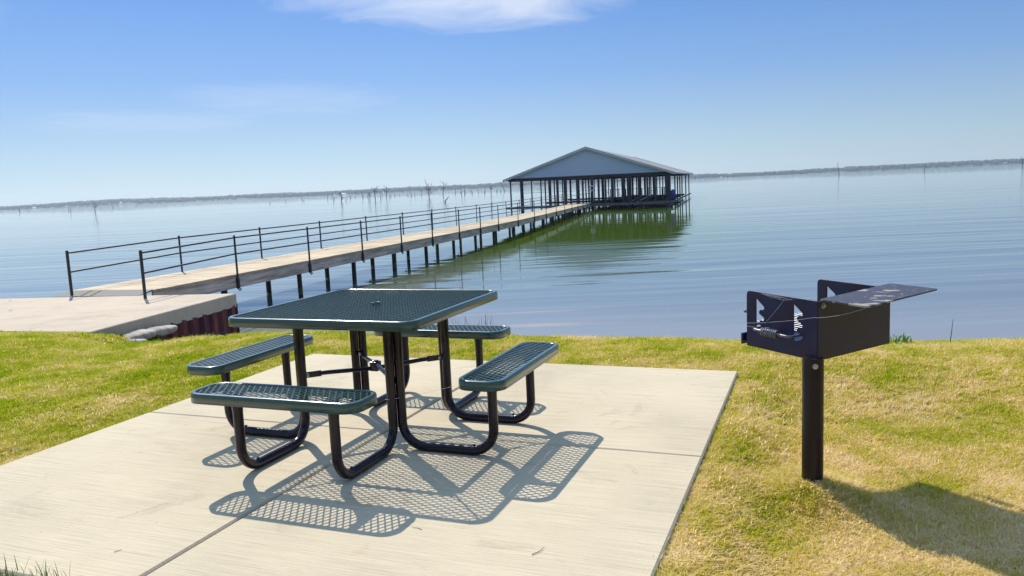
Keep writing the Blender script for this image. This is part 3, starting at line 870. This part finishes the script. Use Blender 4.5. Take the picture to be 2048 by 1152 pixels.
# ------------------------------------------------------------------ pier
def pier_x(D):
    if D < 46: k = -6.69 + (D-19.15)*.2755
    else: k = -6.69 + 26.85*.2755 + (D-46)*.207
    bl = math.exp(-((D-46)/7)**2)*.15
    return k - bl*.9
def pier_z(D): return H - (1.80 + (D-16)/70*.40)
def pier_dir(D):
    return Vector((pier_x(D+.5) - pier_x(D-.5), 1.0)).normalized()
PWD = 2.10
def pier_pt(D, off=0.0, dz=0.0):
    """off metres to the left of the right edge"""
    d = pier_dir(D); n_ = Vector((-d.y, d.x))
    return Vector((pier_x(D), D, 0)).xy.to_3d() + Vector((n_.x*off, n_.y*off, pier_z(D)+dz))
D0, D1 = 16.35, 85.6
pier = thing('pier', 'long wooden pier with dark pipe railings running out to the boathouse', 'pier', (-7.2, 16.2, ZL))
PO = Vector((-7.2, 16.2, ZL))
db = MB()
D = D0
while D < D1:
    stp = .146 if D < 45 else .292
    wdt = stp - .008
    jit = random.uniform(-.012, .012); zj = random.uniform(-.003, .003)
    a0 = pier_pt(D, -.03+jit) - PO; a1 = pier_pt(D, PWD+.03+jit) - PO; b0 = pier_pt(D+wdt, -.03+jit) - PO; b1 = pier_pt(D+wdt, PWD+.03+jit) - PO
    up = Vector((0, 0, zj)); dn = Vector((0, 0, -.038))
    vs = [a0+dn, a1+dn, b1+dn, b0+dn, a0+up, a1+up, b1+up, b0+up]
    db.add(vs, [(0,1,2,3)[::-1], (4,7,6,5)[::-1], (0,4,5,1)[::-1], (3,2,6,7)[::-1], (0,3,7,4)[::-1], (1,5,6,2)[::-1]])
    D += stp
deck = db.build('deck', M['deck'], pier)
for off in (0.0, PWD-.05):
    st = MB()
    ds = np.linspace(D0, D1, 60)
    vs = []; fs = []
    for i, D in enumerate(ds):
        for o_, z_ in ((off, -.039), (off+.05, -.039), (off+.05, -.34), (off, -.34)):
            vs.append(pier_pt(D, o_, z_) - PO)
        if i:
            for k in range(4):
                kk = (k+1) % 4
                fs.append((4*i-4+k, 4*i-4+kk, 4*i+kk, 4*i+k))
    fs.append((0, 1, 2, 3)); fs.append((len(vs)-1, len(vs)-2, len(vs)-3, len(vs)-4))
    st.add(vs, fs); st.build('stringer', M['stringer'], pier)
# steel ramp from landing to deck
rmp = MB()
e0 = pier_pt(D0, .02, .006) - PO; e1 = pier_pt(D0, PWD-.02, .006) - PO
d_ = pier_dir(D0)
f0 = Vector((e0.x - d_.x*.42, e0.y - d_.y*.42, .004)); f1 = Vector((e1.x - d_.x*.42 - .1, e1.y - d_.y*.42, .004))
t_ = Vector((0, 0, -.004))
rmp.add([f0, f1, e1, e0, f0+t_, f1+t_, e1+t_*10, e0+t_*10], [(0,3,2,1), (4,5,6,7), (0,1,5,4), (3,7,6,2), (0,4,7,3), (1,2,6,5)])
rmp.build('ramp', simple('ramp_steel', (.24, .22, .19), (.18, .16, .14), rough=.9, scale=4), pier)
RST = [19.15, 22.5, 25.8, 28.93, 32.0, 35.27, 38.41, 41.63, 45.74, 50.78, 55.15, 59.87, 64.54, 69.2, 73.6, 77.7, 81.4, 85.4]
LST = [19.9 + 3.55*i for i in range(9)] + [52.2, 56.6, 61.2, 65.9, 70.4, 74.6, 78.4, 81.9, 85.5]
def rail_h(D): return .51*(1.80 + (D-16)/70*.40)
for side in (0, 1):
    rl = thing('railing', '', 'x'); rl.parent = pier
    for kk in ('label', 'category'): del rl[kk]
    pts_top = []; pts_mid = []
    if side == 0: first = Vector((-7.225, 15.45, ZL)); stations = RST; off = -.035
    else: first = Vector((-9.245, 16.50, ZL)); stations = LST; off = PWD + .035
    pts_top.append(first - PO + Vector((0, 0, .90))); pts_mid.append(first - PO + Vector((0, 0, .50)))
    pm = MB(); p = first - PO
    pm.tube([p, p + Vector((0, 0, .955))], .031, 10); pm.build('rail_post', M['railgreen'], rl)
    for D in stations:
        h_ = rail_h(D)
        p = pier_pt(D, off) - PO
        pm = MB()
        pr_ = .026 if D < 40 else .022
        pth = [p + Vector((0, 0, h_+.015)), p + Vector((0, 0, -.10))]
        pm.tube(pth, pr_, 8)
        pm.tube([p + Vector((0, 0, -.10)), p + Vector((0, 0, -.36))], .045, 8)
        d = pier_dir(D); n_ = Vector((-d.y, d.x, 0))*(1 if side == 0 else -1)
        # hooked foot below the stringer
        loop = [p + Vector((0, 0, -.36)) + d.to_3d()*(.05 - .05*math.cos(a)) + Vector((0, 0, -.05*math.sin(a))) for a in [math.pi*i/8 for i in range(9)]]
        pm.tube(loop, .014, 6)
        pm.build('rail_post', M['railgreen' if D < 24 else 'rail'], rl)
        pts_top.append(p + Vector((0, 0, h_-.045))); pts_mid.append(p + Vector((0, 0, h_*.53)))
    for nm_, pts in (('top_rail', pts_top), ('mid_rail', pts_mid)):
        m_ = MB(); m_.tube(pts, .019, 8); m_.build(nm_, M['rail'], rl)
for side, stations in ((0, RST), (1, LST)):
    for D in stations:
        Dp = D - .28 if side == 0 else D - .1
        p = pier_pt(Dp, .17 if side == 0 else PWD-.17) - PO
        top = p.z - .04
        m_ = MB()
        ex_ = random.uniform(-.03, .03); ey_ = random.uniform(-.03, .03)
        wl = WATER - PO.z
        r_ = random.uniform(.066, .084)
        def pp(z): t = (top - z)/3.0; return Vector((p.x + ex_*t, p.y + ey_*t, z))
        m_.tube([pp(top), pp(wl+.30)], r_, 10, True, 0)
        al = random.random() < .45
        m_.tube([pp(wl+.299), pp(wl+.10)], r_*1.01, 10, False, 1 if al else 0)
        m_.tube([pp(wl+.101), pp(wl-1.4)], r_, 10, False, 0)
        m_.build('pile', [M['pile'], M['algae']], pier)

# ------------------------------------------------------------------ boathouse
BF = Vector((.964, -.2658)); BF.normalize(); BS = Vector((-BF.y, BF.x))
B0 = Vector((.24, 88.28)); BW = 17.4; BL = 45.6
ZD = -.90
BA = math.atan2(BF.y, BF.x)
bh = thing('boathouse', 'large open-sided boathouse with grey gable roof over the water', 'boathouse', (B0.x, B0.y, WATER), BA)
def bz(z): return z - WATER
ZE, ZR = 2.06, 5.18      # eave and ridge heights
ov = .62
slope = (ZR-ZE)/(BW/2+ov)
rf = MB()
xe0, xe1, xm = -ov, BW+ov, BW/2
y0, y1 = -.35, BL+.4
for (xa, za, xb, zb_) in ((xe0, ZE, xm, ZR), (xm, ZR, xe1, ZE)):
    vs = [(xa, y0, bz(za)), (xb, y0, bz(zb_)), (xb, y1, bz(zb_)), (xa, y1, bz(za))]
    vs += [(v[0], v[1], v[2]-.05) for v in vs]
    rf.add(vs, [(0,1,2,3), (7,6,5,4), (0,4,5,1), (3,2,6,7), (0,3,7,4), (1,5,6,2)])
roof = rf.build('roof', M['roof'], bh)
def raked(mb, xa, za, xb, zb_, y, t, h, dz):
    vs = [(xa, y, bz(za)+dz), (xb, y, bz(zb_)+dz), (xb, y, bz(zb_)+dz-h), (xa, y, bz(za)+dz-h)]
    vs += [(v[0], v[1]+t, v[2]) for v in vs]
    mb.add(vs, [(0,3,2,1), (4,5,6,7), (0,1,5,4), (2,3,7,6), (0,4,7,3), (1,2,6,5)])
for yf in (y0-.06, y1+.005):
    for (xa, za, xb, zb_) in ((xe0-.02, ZE, xm, ZR+.01), (xm, ZR+.01, xe1+.02, ZE)):
        fc = MB(); raked(fc, xa, za, xb, zb_, yf, .055, .27, .05); fc.build('fascia', M['trim'], roof)
for x in (xe0-.07, xe1+.012):
    g_ = MB(); g_.box((x+.03, (y0+y1)/2, bz(ZE)-.06), (.055, y1-y0, .14)); g_.build('gutter', M['trim'], roof)
zg0 = 2.18
for y in (0, BL):
    gm = MB()
    xi = (zg0 - ZE - .0)/slope - ov + .1
    A_ = [(xi, zg0), (BW-xi, zg0), (xm, ZR-.09)]
    vs = [(a, y-.03, bz(z)) for a, z in A_] + [(a, y+.03, bz(z)) for a, z in A_]
    gm.add(vs, [(0,1,2), (5,4,3), (0,3,4,1), (1,4,5,2), (2,5,3,0)])
    gm.build('gable_wall', M['gable'], bh)
for y in (0, BL):
    bm_ = MB(); bm_.box((BW/2, y, bz(2.005)), (BW+.2, .14, .34)); bm_.build('beam', M['beam'], bh)
for x in (0, BW):
    bm_ = MB(); bm_.box((x, BL/2, bz(2.0)), (.12, BL-.16, .22)); bm_.build('beam', M['beam'], bh)
for i in range(1, 9):
    y = i*BL/9
    bm_ = MB(); bm_.box((BW/2, y, bz(2.02)), (BW-.14, .09, .22)); 
    bm_.bar((.2, y, bz(2.15)), (xm, y, bz(ZR-.15)), .09, .16, (0, 1, 0)); bm_.bar((BW-.2, y, bz(2.15)), (xm, y, bz(ZR-.15)), .09, .16, (0, 1, 0))
    bm_.build('truss', M['beam'], bh)
# columns: heavy ones along the front and the centre walk, thin ones on the slips and outer walls
cols = []
for x, r_ in ((1.38, .17), (4.55, .15), (5.4, .13), (6.3, .15), (7.65, .19), (9.2, .15), (9.9, .10), (10.65, .11), (11.35, .10), (12.6, .13), (13.2, .24), (14.2, .10), (15.1, .10), (15.9, .12), (BW-.1, .26)):
    cols.append((x, .02, r_))
for i in range(0, 10):
    y = i*BL/9
    cols.append((0.05, y if i else .25, .075)); 
    if i in (2, 3, 4, 5, 7, 9): cols.append((BW-.05, y, .085))
    if i: cols += [(2.9, y, .075), (5.9, y, .075), (14.4, y, .08), (11.8, y, .08)]
    if i in (1, 3, 5, 7, 9): cols += [(8.0, y, .09), (9.6, y, .09)]
for x, y, r_ in cols:
    m_ = MB(); m_.box((x, y, (bz(1.9)+bz(-3.0))/2), (r_*1.8, r_*1.8, bz(1.9)-bz(-3.0)))
    m_.build('column', M['boathouse_post'], bh)
dk = []
def dock(x0, x1, y0_, y1_, z1=ZD, h=.24):
    m_ = MB(); m_.box(((x0+x1)/2, (y0_+y1_)/2, bz(z1-h/2)), (x1-x0, y1_-y0_, h)); 
    return m_.build('walkway', M['dock'], bh, bevel=.02)
dock(-.15, BW+.1, -1.3, -.12)                      # front walk
dock(8.1, 9.5, -.10, BL-.2, ZD-.003)               # centre walk
dock(9.52, BW-.3, 1.2, 3.4, ZD-.005)
dock(9.52, BW-.3, 8.5, 9.9, ZD-.005); dock(9.52, BW-.3, 17, 18.2, ZD-.005); dock(9.52, BW-.3, 26, 27.2, ZD-.005); dock(9.52, BW-.3, 36, 37.2, ZD-.005)
dock(.2, 8.08, 17, 17.8, ZD-.005); dock(.2, 8.08, 32, 32.8, ZD-.005)
dock(BW+.12, BW+.34, .3, BL, ZD-.10, .12)
# boat lifts and gear standing between the slips
hr = MB()
for zz_ in (.55,):
    hr.tube([(1.4, .02, bz(zz_)), (BW-.2, .02, bz(zz_))], .018, 6)
hr.tube([(1.4, .02, bz(1.55)), (9.0, .02, bz(1.55))], .012, 6)
hr.build('handrail', M['rail'], bh)
for x, y, dx, dz, r_ in ((11.1, 1.5, -.5, 1.2, .035), (13.9, 1.0, 2.2, 1.0, .05), (13.0, 1.6, 2.8, 1.3, .03), (15.7, 1.2, .2, 1.3, .04), (12.5, 2.0, -1.1, 1.5, .025)):
    m_ = MB(); m_.tube([(0, 0, 0), (dx, .3, dz)], r_, 6)
    q = BF*x + BS*y + B0
    o = m_.build('pole', M['white'], loc=(q.x, q.y, ZD+.01), rotz=BA)
    tag(o, {11.1: 'short white pole leaning left of the widest brown column under the boathouse roof', 13.9: 'long low white pole lying aslant on the boathouse walkway right of the widest brown column',
            13.0: 'thin steep pale pole leaning across the right half of the boathouse', 15.7: 'upright white pole near the right front corner of the boathouse',
            12.5: 'thin pale pole leaning left behind the widest brown boathouse column'}[x], 'pole')
def lift(x, y, w_, l_, label):
    o = thing('boat_lift', label, 'boat lift', tuple((B0 + BF*x + BS*y).to_3d() + Vector((0, 0, WATER-.2))), BA, 'boat lifts in the slips')
    for sx in (-w_/2, w_/2):
        for sy in (-l_/2, l_/2):
            m_ = MB(); m_.box((sx, sy, .95), (.09, .09, 2.5)); m_.build('lift_post', M['boathouse_post'], o)
        m_ = MB(); m_.box((sx*.9, 0, 1.02), (.12, l_+.3, .16)); m_.build('bunk', M['beam'], o)
    for sy in (-l_/2, l_/2):
        m_ = MB(); m_.box((0, sy, .72), (w_-.1, .1, .2)); m_.build('cross_beam', M['beam'], o)
    return o
lift(11.2, 6, 2.2, 3.4, 'dark boat lift in the front slip right of the pier end')
lift(15.2, 6, 2.2, 3.4, 'dark boat lift in the front slip at the right corner of the boathouse')
lift(11.2, 13.4, 2.2, 3.4, 'dark boat lift deep in the boathouse behind the lift nearest the pier end')
lift(15.2, 13.4, 2.2, 3.4, 'dark boat lift deep in the boathouse behind the right corner lift')
q = B0 + BF*(BW+.38) + BS*(-.1)
m_ = MB(); m_.tube([(0, 0, 0), (0, 0, .1), (.02, 0, .5), (-.02, .02, .95), (0, 0, 1.15)], [.16, .26, .24, .27, .08], 10)
o = m_.build('tarp_bundle', M['blue'], loc=(q.x, q.y, ZD+.05)); tag(o, 'blue tarp bundle tied at the right front corner of the boathouse', 'tarp')
m_ = MB(); m_.tube([(-.28, 0, 0), (-.22, 0, .0), (.22, 0, .0), (.28, 0, 0)], [.12, .26, .26, .12], 12)
q = B0 + BF*(BW+.2) + BS*(-2.2)
o = m_.build('float', M['beam'], loc=(q.x, q.y, WATER+.05), rotz=BA); tag(o, 'dark float drifting in the water by the right front corner of the boathouse', 'float')
m_ = MB(); m_.tube([(.24*math.cos(a), 0, .24*math.sin(a)) for a in [2*math.pi*i/16 for i in range(17)]], .055, 8, False)
q = B0 + BF*9.2 + BS*(-.16)
o = m_.build('life_ring', M['white'], loc=(q.x, q.y, .78), rotz=BA); tag(o, 'small white life ring hung on a front column near the end of the pier', 'life ring')

# ------------------------------------------------------------------ dead trees standing in the lake
def snag_mesh(h, kind, rs):
    rd = random.Random(rs); m_ = MB()
    sc = max(.5, h/4)
    lean = Vector((rd.uniform(-.12, .12), 0, 0))
    if kind == 'lean': lean = Vector((.9, 0, 0))
    if kind == 'leanl': lean = Vector((-.42, 0, 0))
    r_ = .055*sc + .09
    pts = [Vector((0, 0, -1.2))]
    nseg = 6
    for i in range(1, nseg+1):
        t = i/nseg
        pts.append(Vector((lean.x*h*t + rd.uniform(-.05, .05)*h*.5, rd.uniform(-.1, .1), h*t)))
    m_.tube(pts, [r_*(1.15-.75*i/nseg) for i in range(nseg+1)], 5)
    if kind in ('tree', 'fork', 'bush'):
        nb = {'tree': 7, 'fork': 4, 'bush': 10}[kind]
        for b in range(nb):
            t = rd.uniform(.15 if kind == 'bush' else .35, .9)
            i = t*nseg; p = pts[int(i)+1 if int(i)+1 <= nseg else nseg].lerp(pts[min(nseg, int(i)+1)], .5)
            p = Vector((p.x, p.y, h*t)) if abs(lean.x) < .3 else p
            sg = rd.choice((-1, 1)); L = h*rd.uniform(.18, .42)
            q1 = p + Vector((sg*L*.5, rd.uniform(-.4, .4)*L, L*rd.uniform(.25, .5)))
            q2 = q1 + Vector((sg*L*rd.uniform(.05, .4), rd.uniform(-.3, .3)*L, L*rd.uniform(.35, .7)))
            m_.tube([p, q1, q2], [r_*.55, r_*.42, r_*.22], 4)
            q3 = q1 + Vector((-sg*L*.12, 0, L*.45)); m_.tube([q1, q3], [r_*.3, r_*.15], 4)
    return m_
SN = [  # x, y, height, kind, label
 (-347.6,566.4,2.9,'bush','tangled low dead bush in the water at the far left end of the lake'),
 (-396,658,2.5,'stub',None),(-555,895,3.4,'stub',None),(-240.6,435.7,1.9,'stub',None),
 (-214.5,390.5,2.7,'stub','straight dead stump second from the tall forked snag at far left'),
 (-171.2,329.8,4.0,'fork','tall forked snag standing alone at the far left of the lake'),
 (-297.6,600.6,4.2,'leanl','dead trunk leaning left, next to the right of the lone forked snag'),
 (-450,965,3.7,'stub',None),(-495.5,1284,4.9,'fork','tiny forked snag far out above the first span of the pier'),(-374,1195,4.5,'stub',None),
 (-103.4,456.4,1.8,'stub',None),(-79.9,364.8,2.8,'stub',None),(-62.8,300.2,3.3,'bush','stocky bushy snag with perching birds, leftmost of the dead tree row'),
 (-63.5,312.2,1.5,'stub',None),(-80.9,410.5,2.1,'leanl','bent snag curving left in the middle of the dead tree row'),
 (-74.1,407.3,3.6,'stub',None),(-66.8,385.7,3.2,'bush','low spreading dead bush left of the first tall pair of snags'),
 (-53.4,320.1,4.9,'tree','tall twiggy snag above the third span of the pier rail'),
 (-49.2,308.5,2.6,'stub',None),(-61.3,402.5,5.9,'fork','tall thin forked snag with a crown of twigs left of the gap in the row'),
 (-65,478.3,1.6,'stub',None),(-56,444.9,1.5,'stub',None),(-47.1,391.7,2.8,'leanl','slender snag bending left just before the widest dead tree'),
 (-46.5,431.7,2.8,'stub',None),(-29.8,301.2,5.4,'bush','widest many-branched dead tree of the row left of the boathouse'),
 (-32.4,398,6.6,'fork','tallest crooked snag of the row left of the boathouse'),
 (-13.9,173,1.3,'lean','thin branch poking aslant from the water nearest the pier rail'),
 (-31.1,474.1,3.6,'stub',None),(-18.8,323.4,1.9,'fork','short stubby forked snag between the tallest snag and the boathouse'),
 (-19.7,366.5,3.5,'stub','straight upright dead post right of the short forked snag'),
 (-16.6,376,1.5,'stub',None),(-11.5,404.5,1.6,'stub',None),(-6.9,330.8,3.4,'tree','forked snag with a wide V nearest the left eave of the boathouse'),
 (-5,369.3,1.5,'stub',None),(-3.5,390.6,1.5,'stub',None),(-1.5,451.2,5.5,'leanl','bare trunk leaning left right beside the left eave of the boathouse'),
 (177.6,711.5,1.6,'fork','small dark snag right of the boathouse eave, leftmost on that side'),(224.7,702.4,1.4,'stub','tiny stump alone between the boathouse and the lone tall pole'),
 (224.8,539.3,9.2,'stub','lone tall bare pole standing in the lake right of the boathouse'),
 (235.3,449.3,4.6,'lean2','slanting dead stick in the water between the lone pole and the right edge'),
 (325.5,503.1,6.4,'tree','branchy dead tree cut by the right edge of the photo'),
 (460.8,1396,4.6,'fork','far forked snag just left of the branchy tree at the right edge'),
]
for i, (x, y, h_, kind, lab) in enumerate(SN):
    k2 = kind if kind != 'lean2' else 'stub'
    o = snag_mesh(h_, k2, i*13+5).build('dead_tree', M['snag'], loc=(x, y, WATER))
    if kind == 'lean2': o.rotation_euler = (0, .3, 0)
    tag(o, lab or 'small bare dead stump standing in the far water left of the boathouse', 'dead tree', 'drowned dead trees standing in the lake')
# more tiny stumps in the drowned stand
for i in range(26):
    x = random.uniform(-120, -2) ; y = random.uniform(330, 520)
    o = snag_mesh(random.uniform(.8, 2.4), random.choice(('stub', 'stub', 'leanl')), 900+i).build('dead_tree', M['snag'], loc=(x, y, WATER))
    tag(o, 'small bare dead stump standing in the far water left of the boathouse', 'dead tree', 'drowned dead trees standing in the lake')

# ------------------------------------------------------------------ grass
def tuft(name, nblade, spread, hmin, hmax, lean, seed, w0=.0016):
    rd = random.Random(seed); vs = []; fs = []; tone = []
    for b in range(nblade):
        a = rd.uniform(0, 2*math.pi); rr = spread*math.sqrt(rd.random())
        base = Vector((rr*math.cos(a), rr*math.sin(a), -.006))
        d = rd.uniform(0, 2*math.pi); dv = Vector((math.cos(d), math.sin(d), 0))
        h = rd.uniform(hmin, hmax); ln = rd.uniform(.1, 1)*lean*h
        side = Vector((-dv.y, dv.x, 0)); ww = w0*rd.uniform(.7, 1.25)
        o = len(vs)
        for t, wf in ((0, 1), (.45, .85), (.8, .5)):
            c = base + dv*ln*t*t + Vector((0, 0, h*(t - .22*t*t*lean)))
            vs += [c - side*ww*wf, c + side*ww*wf]
        vs.append(base + dv*ln + Vector((0, 0, h*(1 - .22*lean))))
        fs += [(o, o+1, o+3, o+2), (o+2, o+3, o+5, o+4), (o+4, o+5, o+6)]
        tone += [rd.random()]*7
    me = bpy.data.meshes.new(name); me.from_pydata(vs, [], fs); me.materials.append(M['blade'])
    at = me.attributes.new('tone', 'FLOAT', 'POINT'); at.data.foreach_set('value', tone)
    me.polygons.foreach_set('use_smooth', [True]*len(fs)); me.update()
    return me
tcol = bpy.data.collections.new('grass_tufts')
for i in range(6):
    me = tuft('grass_tuft', 13, .027, .020, .046, (.9, 1.4, 1.9)[i % 3], 50+i, .0021)
    tcol.objects.link(bpy.data.objects.new('grass_tuft', me))

def scatter(n, x0, x1, y0_, y1_, tall=False):
    x = rng.uniform(x0, x1, n); y = rng.uniform(y0_, y1_, n)
    return x, y
def lawn_ok(x, y):
    q0, q1 = padlocal(x, y)
    inpad = (q0 > -.006) & (q0 < 3.666) & (q1 > -.146) & (q1 < 3.666)
    z = ground(x, y)
    s = y - np.interp(x, cx, cy)
    # landing footprint
    d = (LFR - LFL).normalized(); e = (LBR - LFR).normalized()
    inland = ((x-LFR.x)*e.y - (y-LFR.y)*e.x < .05) & (-(x-LFR.x)*d.y + (y-LFR.y)*d.x > -.02)
    postd = (x-gp.x)**2 + (y-gp.y)**2 > .045**2
    return (~inpad) & (z > WATER+.12) & (~inland) & postd
px_, py_ = [], []
for (n, x0, x1, a, b) in ((46000, .3, 3.3, 2.1, 4.6), (34000, .0, 5.0, 4.4, 7.6), (52000, -8.5, .6, 4.6, 10.6), (9000, -2.9, -1.2, 2.5, 4.6), (12000, -12.5, -4.0, 7.0, 13.0), (7000, 3.0, 8.0, 3.5, 7.4), (9000, -4.5, 3.5, .2, 2.4), (22000, -8.5, -2.4, .5, 4.9)):
    x, y = scatter(n, x0, x1, a, b); ok = lawn_ok(x, y)
    px_.append(x[ok]); py_.append(y[ok])
# a ragged fringe of tufts along the pad edges
for (a0, b0, a1, b1, n) in ((-.012, -.14, -.012, 3.66, 420), (0, 3.672, 3.66, 3.672, 260), (3.675, -.1, 3.675, 3.66, 170)):
    t = rng.uniform(0, 1, n); jit = rng.uniform(0, .02, n)
    q0 = a0 + (a1-a0)*t + (jit if a0 > 3 else -jit if a0 < 0 and a1 < 0 else 0); q1 = b0 + (b1-b0)*t + (jit if b0 > 3 else 0)
    px_.append(PAD0.x + pax.x*q0 + pay.x*q1); py_.append(PAD0.y + pax.y*q0 + pay.y*q1)
gx = np.concatenate(px_); gy = np.concatenate(py_); gz = ground(gx, gy)
dist = np.hypot(gx, gy)
pm = bpy.data.meshes.new('grass'); pm.from_pydata(np.stack([gx, gy, gz], 1).tolist(), [], [])
sc_ = rng.uniform(.7, 1.25, len(gx))*(1 + .018*np.clip(dist-4, 0, 8))
big = np.array([mnoise.noise((float(a)*1.3, float(b)*1.3, 4.0)) for a, b in zip(gx, gy)])
sc_ *= 1 + .35*np.clip(big, -.6, .8)
s_ = gy - np.interp(gx, cx, cy)
edge = np.array([mnoise.noise((float(a)*2.3, float(b)*2.3, 9.0)) for a, b in zip(gx, gy)])
sc_ *= np.where((s_ > -.5), 1.15 + np.clip(edge, -.4, .9)*.8, 1)
a = pm.attributes.new('sc', 'FLOAT', 'POINT'); a.data.foreach_set('value', sc_.astype(np.float32))
a = pm.attributes.new('rz', 'FLOAT', 'POINT'); a.data.foreach_set('value', rng.uniform(0, 6.283, len(gx)).astype(np.float32))
a = pm.attributes.new('ix', 'INT', 'POINT'); a.data.foreach_set('value', rng.integers(0, 6, len(gx)).astype(np.int32))
gobj = bpy.data.objects.new('grass', pm); COL.objects.link(gobj); struct(gobj, 'short patchy green and straw coloured lawn grass', 'stuff')
ng = bpy.data.node_groups.new('grass_scatter', 'GeometryNodeTree')
ng.interface.new_socket('Geometry', in_out='INPUT', socket_type='NodeSocketGeometry'); ng.interface.new_socket('Geometry', in_out='OUTPUT', socket_type='NodeSocketGeometry')
gi = ng.nodes.new('NodeGroupInput'); go = ng.nodes.new('NodeGroupOutput')
ci = ng.nodes.new('GeometryNodeCollectionInfo'); ci.inputs['Collection'].default_value = tcol; ci.inputs['Separate Children'].default_value = True; ci.inputs['Reset Children'].default_value = True
ip = ng.nodes.new('GeometryNodeInstanceOnPoints'); ip.inputs['Pick Instance'].default_value = True
def na(nm_, ty):
    n = ng.nodes.new('GeometryNodeInputNamedAttribute'); n.data_type = ty; n.inputs[0].default_value = nm_; return n.outputs[0]
cxyz = ng.nodes.new('ShaderNodeCombineXYZ'); ng.links.new(na('rz', 'FLOAT'), cxyz.inputs[2])
e2r = ng.nodes.new('FunctionNodeEulerToRotation'); ng.links.new(cxyz.outputs[0], e2r.inputs[0])
ng.links.new(gi.outputs[0], ip.inputs['Points']); ng.links.new(ci.outputs[0], ip.inputs['Instance']); ng.links.new(na('ix', 'INT'), ip.inputs['Instance Index'])
ng.links.new(e2r.outputs[0], ip.inputs['Rotation']); ng.links.new(na('sc', 'FLOAT'), ip.inputs['Scale'])
ng.links.new(ip.outputs[0], go.inputs[0])
gm_ = gobj.modifiers.new('scatter', 'NODES'); gm_.node_group = ng

# taller single plants
def clump(name, loc, n, spread, hmin, hmax, mat, label, cat, w0=.003, lean=.5, group=None):
    me = tuft(name, n, spread, hmin, hmax, lean, int(abs(loc[0]*1000)) + n, w0)
    me.materials.clear(); me.materials.append(mat)
    o = bpy.data.objects.new(name, me); COL.objects.link(o); o.location = loc
    return tag(o, label, cat, group)
def gz_(x, y): return float(ground(x, y))
for x, y, sx in ((-.62, 8.55, .22),):
    clump('dry_reed', (x, y, gz_(x, y)), 90, .42, .16, .36, M['drygrass'], 'clump of reddish dry reeds on the bank behind the far seat', 'reed')
clump('weed', (3.30, 6.72, gz_(3.30, 6.72)), 60, .16, .05, .13, M['weed'], 'leafy green weed on the lawn edge just right of the grill', 'weed', .007, .9)
clump('weed', (-3.55, 8.95, gz_(-3.55, 8.95)), 70, .22, .04, .10, M['weed'], 'low leafy weeds at the foot of the rusty sheet pile beside the table', 'weed', .007, .9)
clump('weed', (-4.4, 9.2, gz_(-4.4, 9.2)), 50, .25, .04, .08, M['weed'], 'low leafy weeds at the foot of the rusty sheet pile next to the sandbags', 'weed', .007, .9)
for i, (x, lab) in enumerate(((-1.97, 'leftmost tall grass tuft at the near left edge of the concrete pad'), (-1.87, 'middle tall grass tuft at the near left edge of the concrete pad'), (-1.76, 'rightmost tall grass tuft at the near left edge of the concrete pad'))):
    yy = PAD0.y - .17 + (x-PAD0.x)*math.tan(PADA)
    clump('grass_tuft', (x, yy, -.03), 16, .05, .06, .135, M['weed'], lab, 'grass', .0022, .5)
def stick(name, p, d, L, r_, label, cat='twig', group=None, mat='twig'):
    m_ = MB(); d = Vector(d).normalized(); k = d.cross(Vector((0, 0, 1)))*L*.1
    m_.tube([(0, 0, 0), d*L*.5 + k, d*L], [r_, r_*.8, r_*.4], 5)
    o = m_.build(name, M[mat], loc=p); tag(o, label, cat, group)
stick('twig', (3.72, 6.62, gz_(3.72, 6.62)), (.1, 0, 1), .22, .004, 'thin bare stem sticking up from the lawn edge right of the grill')
stick('twig', (.03, 2.86, .003), (.8, .9, .04), .075, .0016, 'dark twig on the pad near the shadow of the table corner')
stick('twig', (-.42, 3.13, .003), (-.7, .4, .0), .05, .0013, 'tiny twig lying near the front seat shadow on the pad')
stick('twig', (-1.66, 3.05, .003), (.7, .7, .0), .03, .0013, 'tiny twig on the pad close to the pad joint at lower left')
# dead leaf on the lawn
m_ = MB(); m_.add([(-.05, 0, .02), (0, -.028, .035), (.06, 0, .025), (0, .028, .05), (0, 0, .03)], [(0, 1, 4), (1, 2, 4), (2, 3, 4), (3, 0, 4)], 0, True)
o = m_.build('leaf', M['leafdark'], loc=(-3.18, 8.45, gz_(-3.18, 8.45)+.03)); o.rotation_euler = (.5, .4, .6)
tag(o, 'small dark leaf on the lawn in front of the rusty sheet pile', 'leaf')
for i, (x, y) in enumerate(((-10.28, 16.07), (-9.28, 14.48))):
    m_ = MB(); m_.add([(-.04, 0, 0), (0, -.025, .012), (.045, 0, 0), (0, .03, .012), (0, 0, .018)], [(0, 1, 4), (1, 2, 4), (2, 3, 4), (3, 0, 4)])
    o = m_.build('leaf', M['leafdark'], loc=(x, y, ZL+.004)); tag(o, ('dark leaf on the landing near its back edge', 'dark leaf in the middle of the concrete landing')[i], 'leaf')

# ------------------------------------------------------------------ render settings
S.render.engine = 'CYCLES'
S.cycles.max_bounces = 8; S.cycles.transparent_max_bounces = 8; S.cycles.volume_bounces = 0
S.cycles.use_denoising = True
try:
    S.cycles.denoising_prefilter = 'ACCURATE'
except Exception:
    pass
S.cycles.use_adaptive_sampling = True; S.cycles.adaptive_threshold = .008
S.cycles.sample_clamp_indirect = 6
S.view_settings.view_transform = 'Standard'; S.view_settings.look = 'None'
S.view_settings.exposure = .36; S.view_settings.gamma = 1
S.view_settings.use_curve_mapping = False
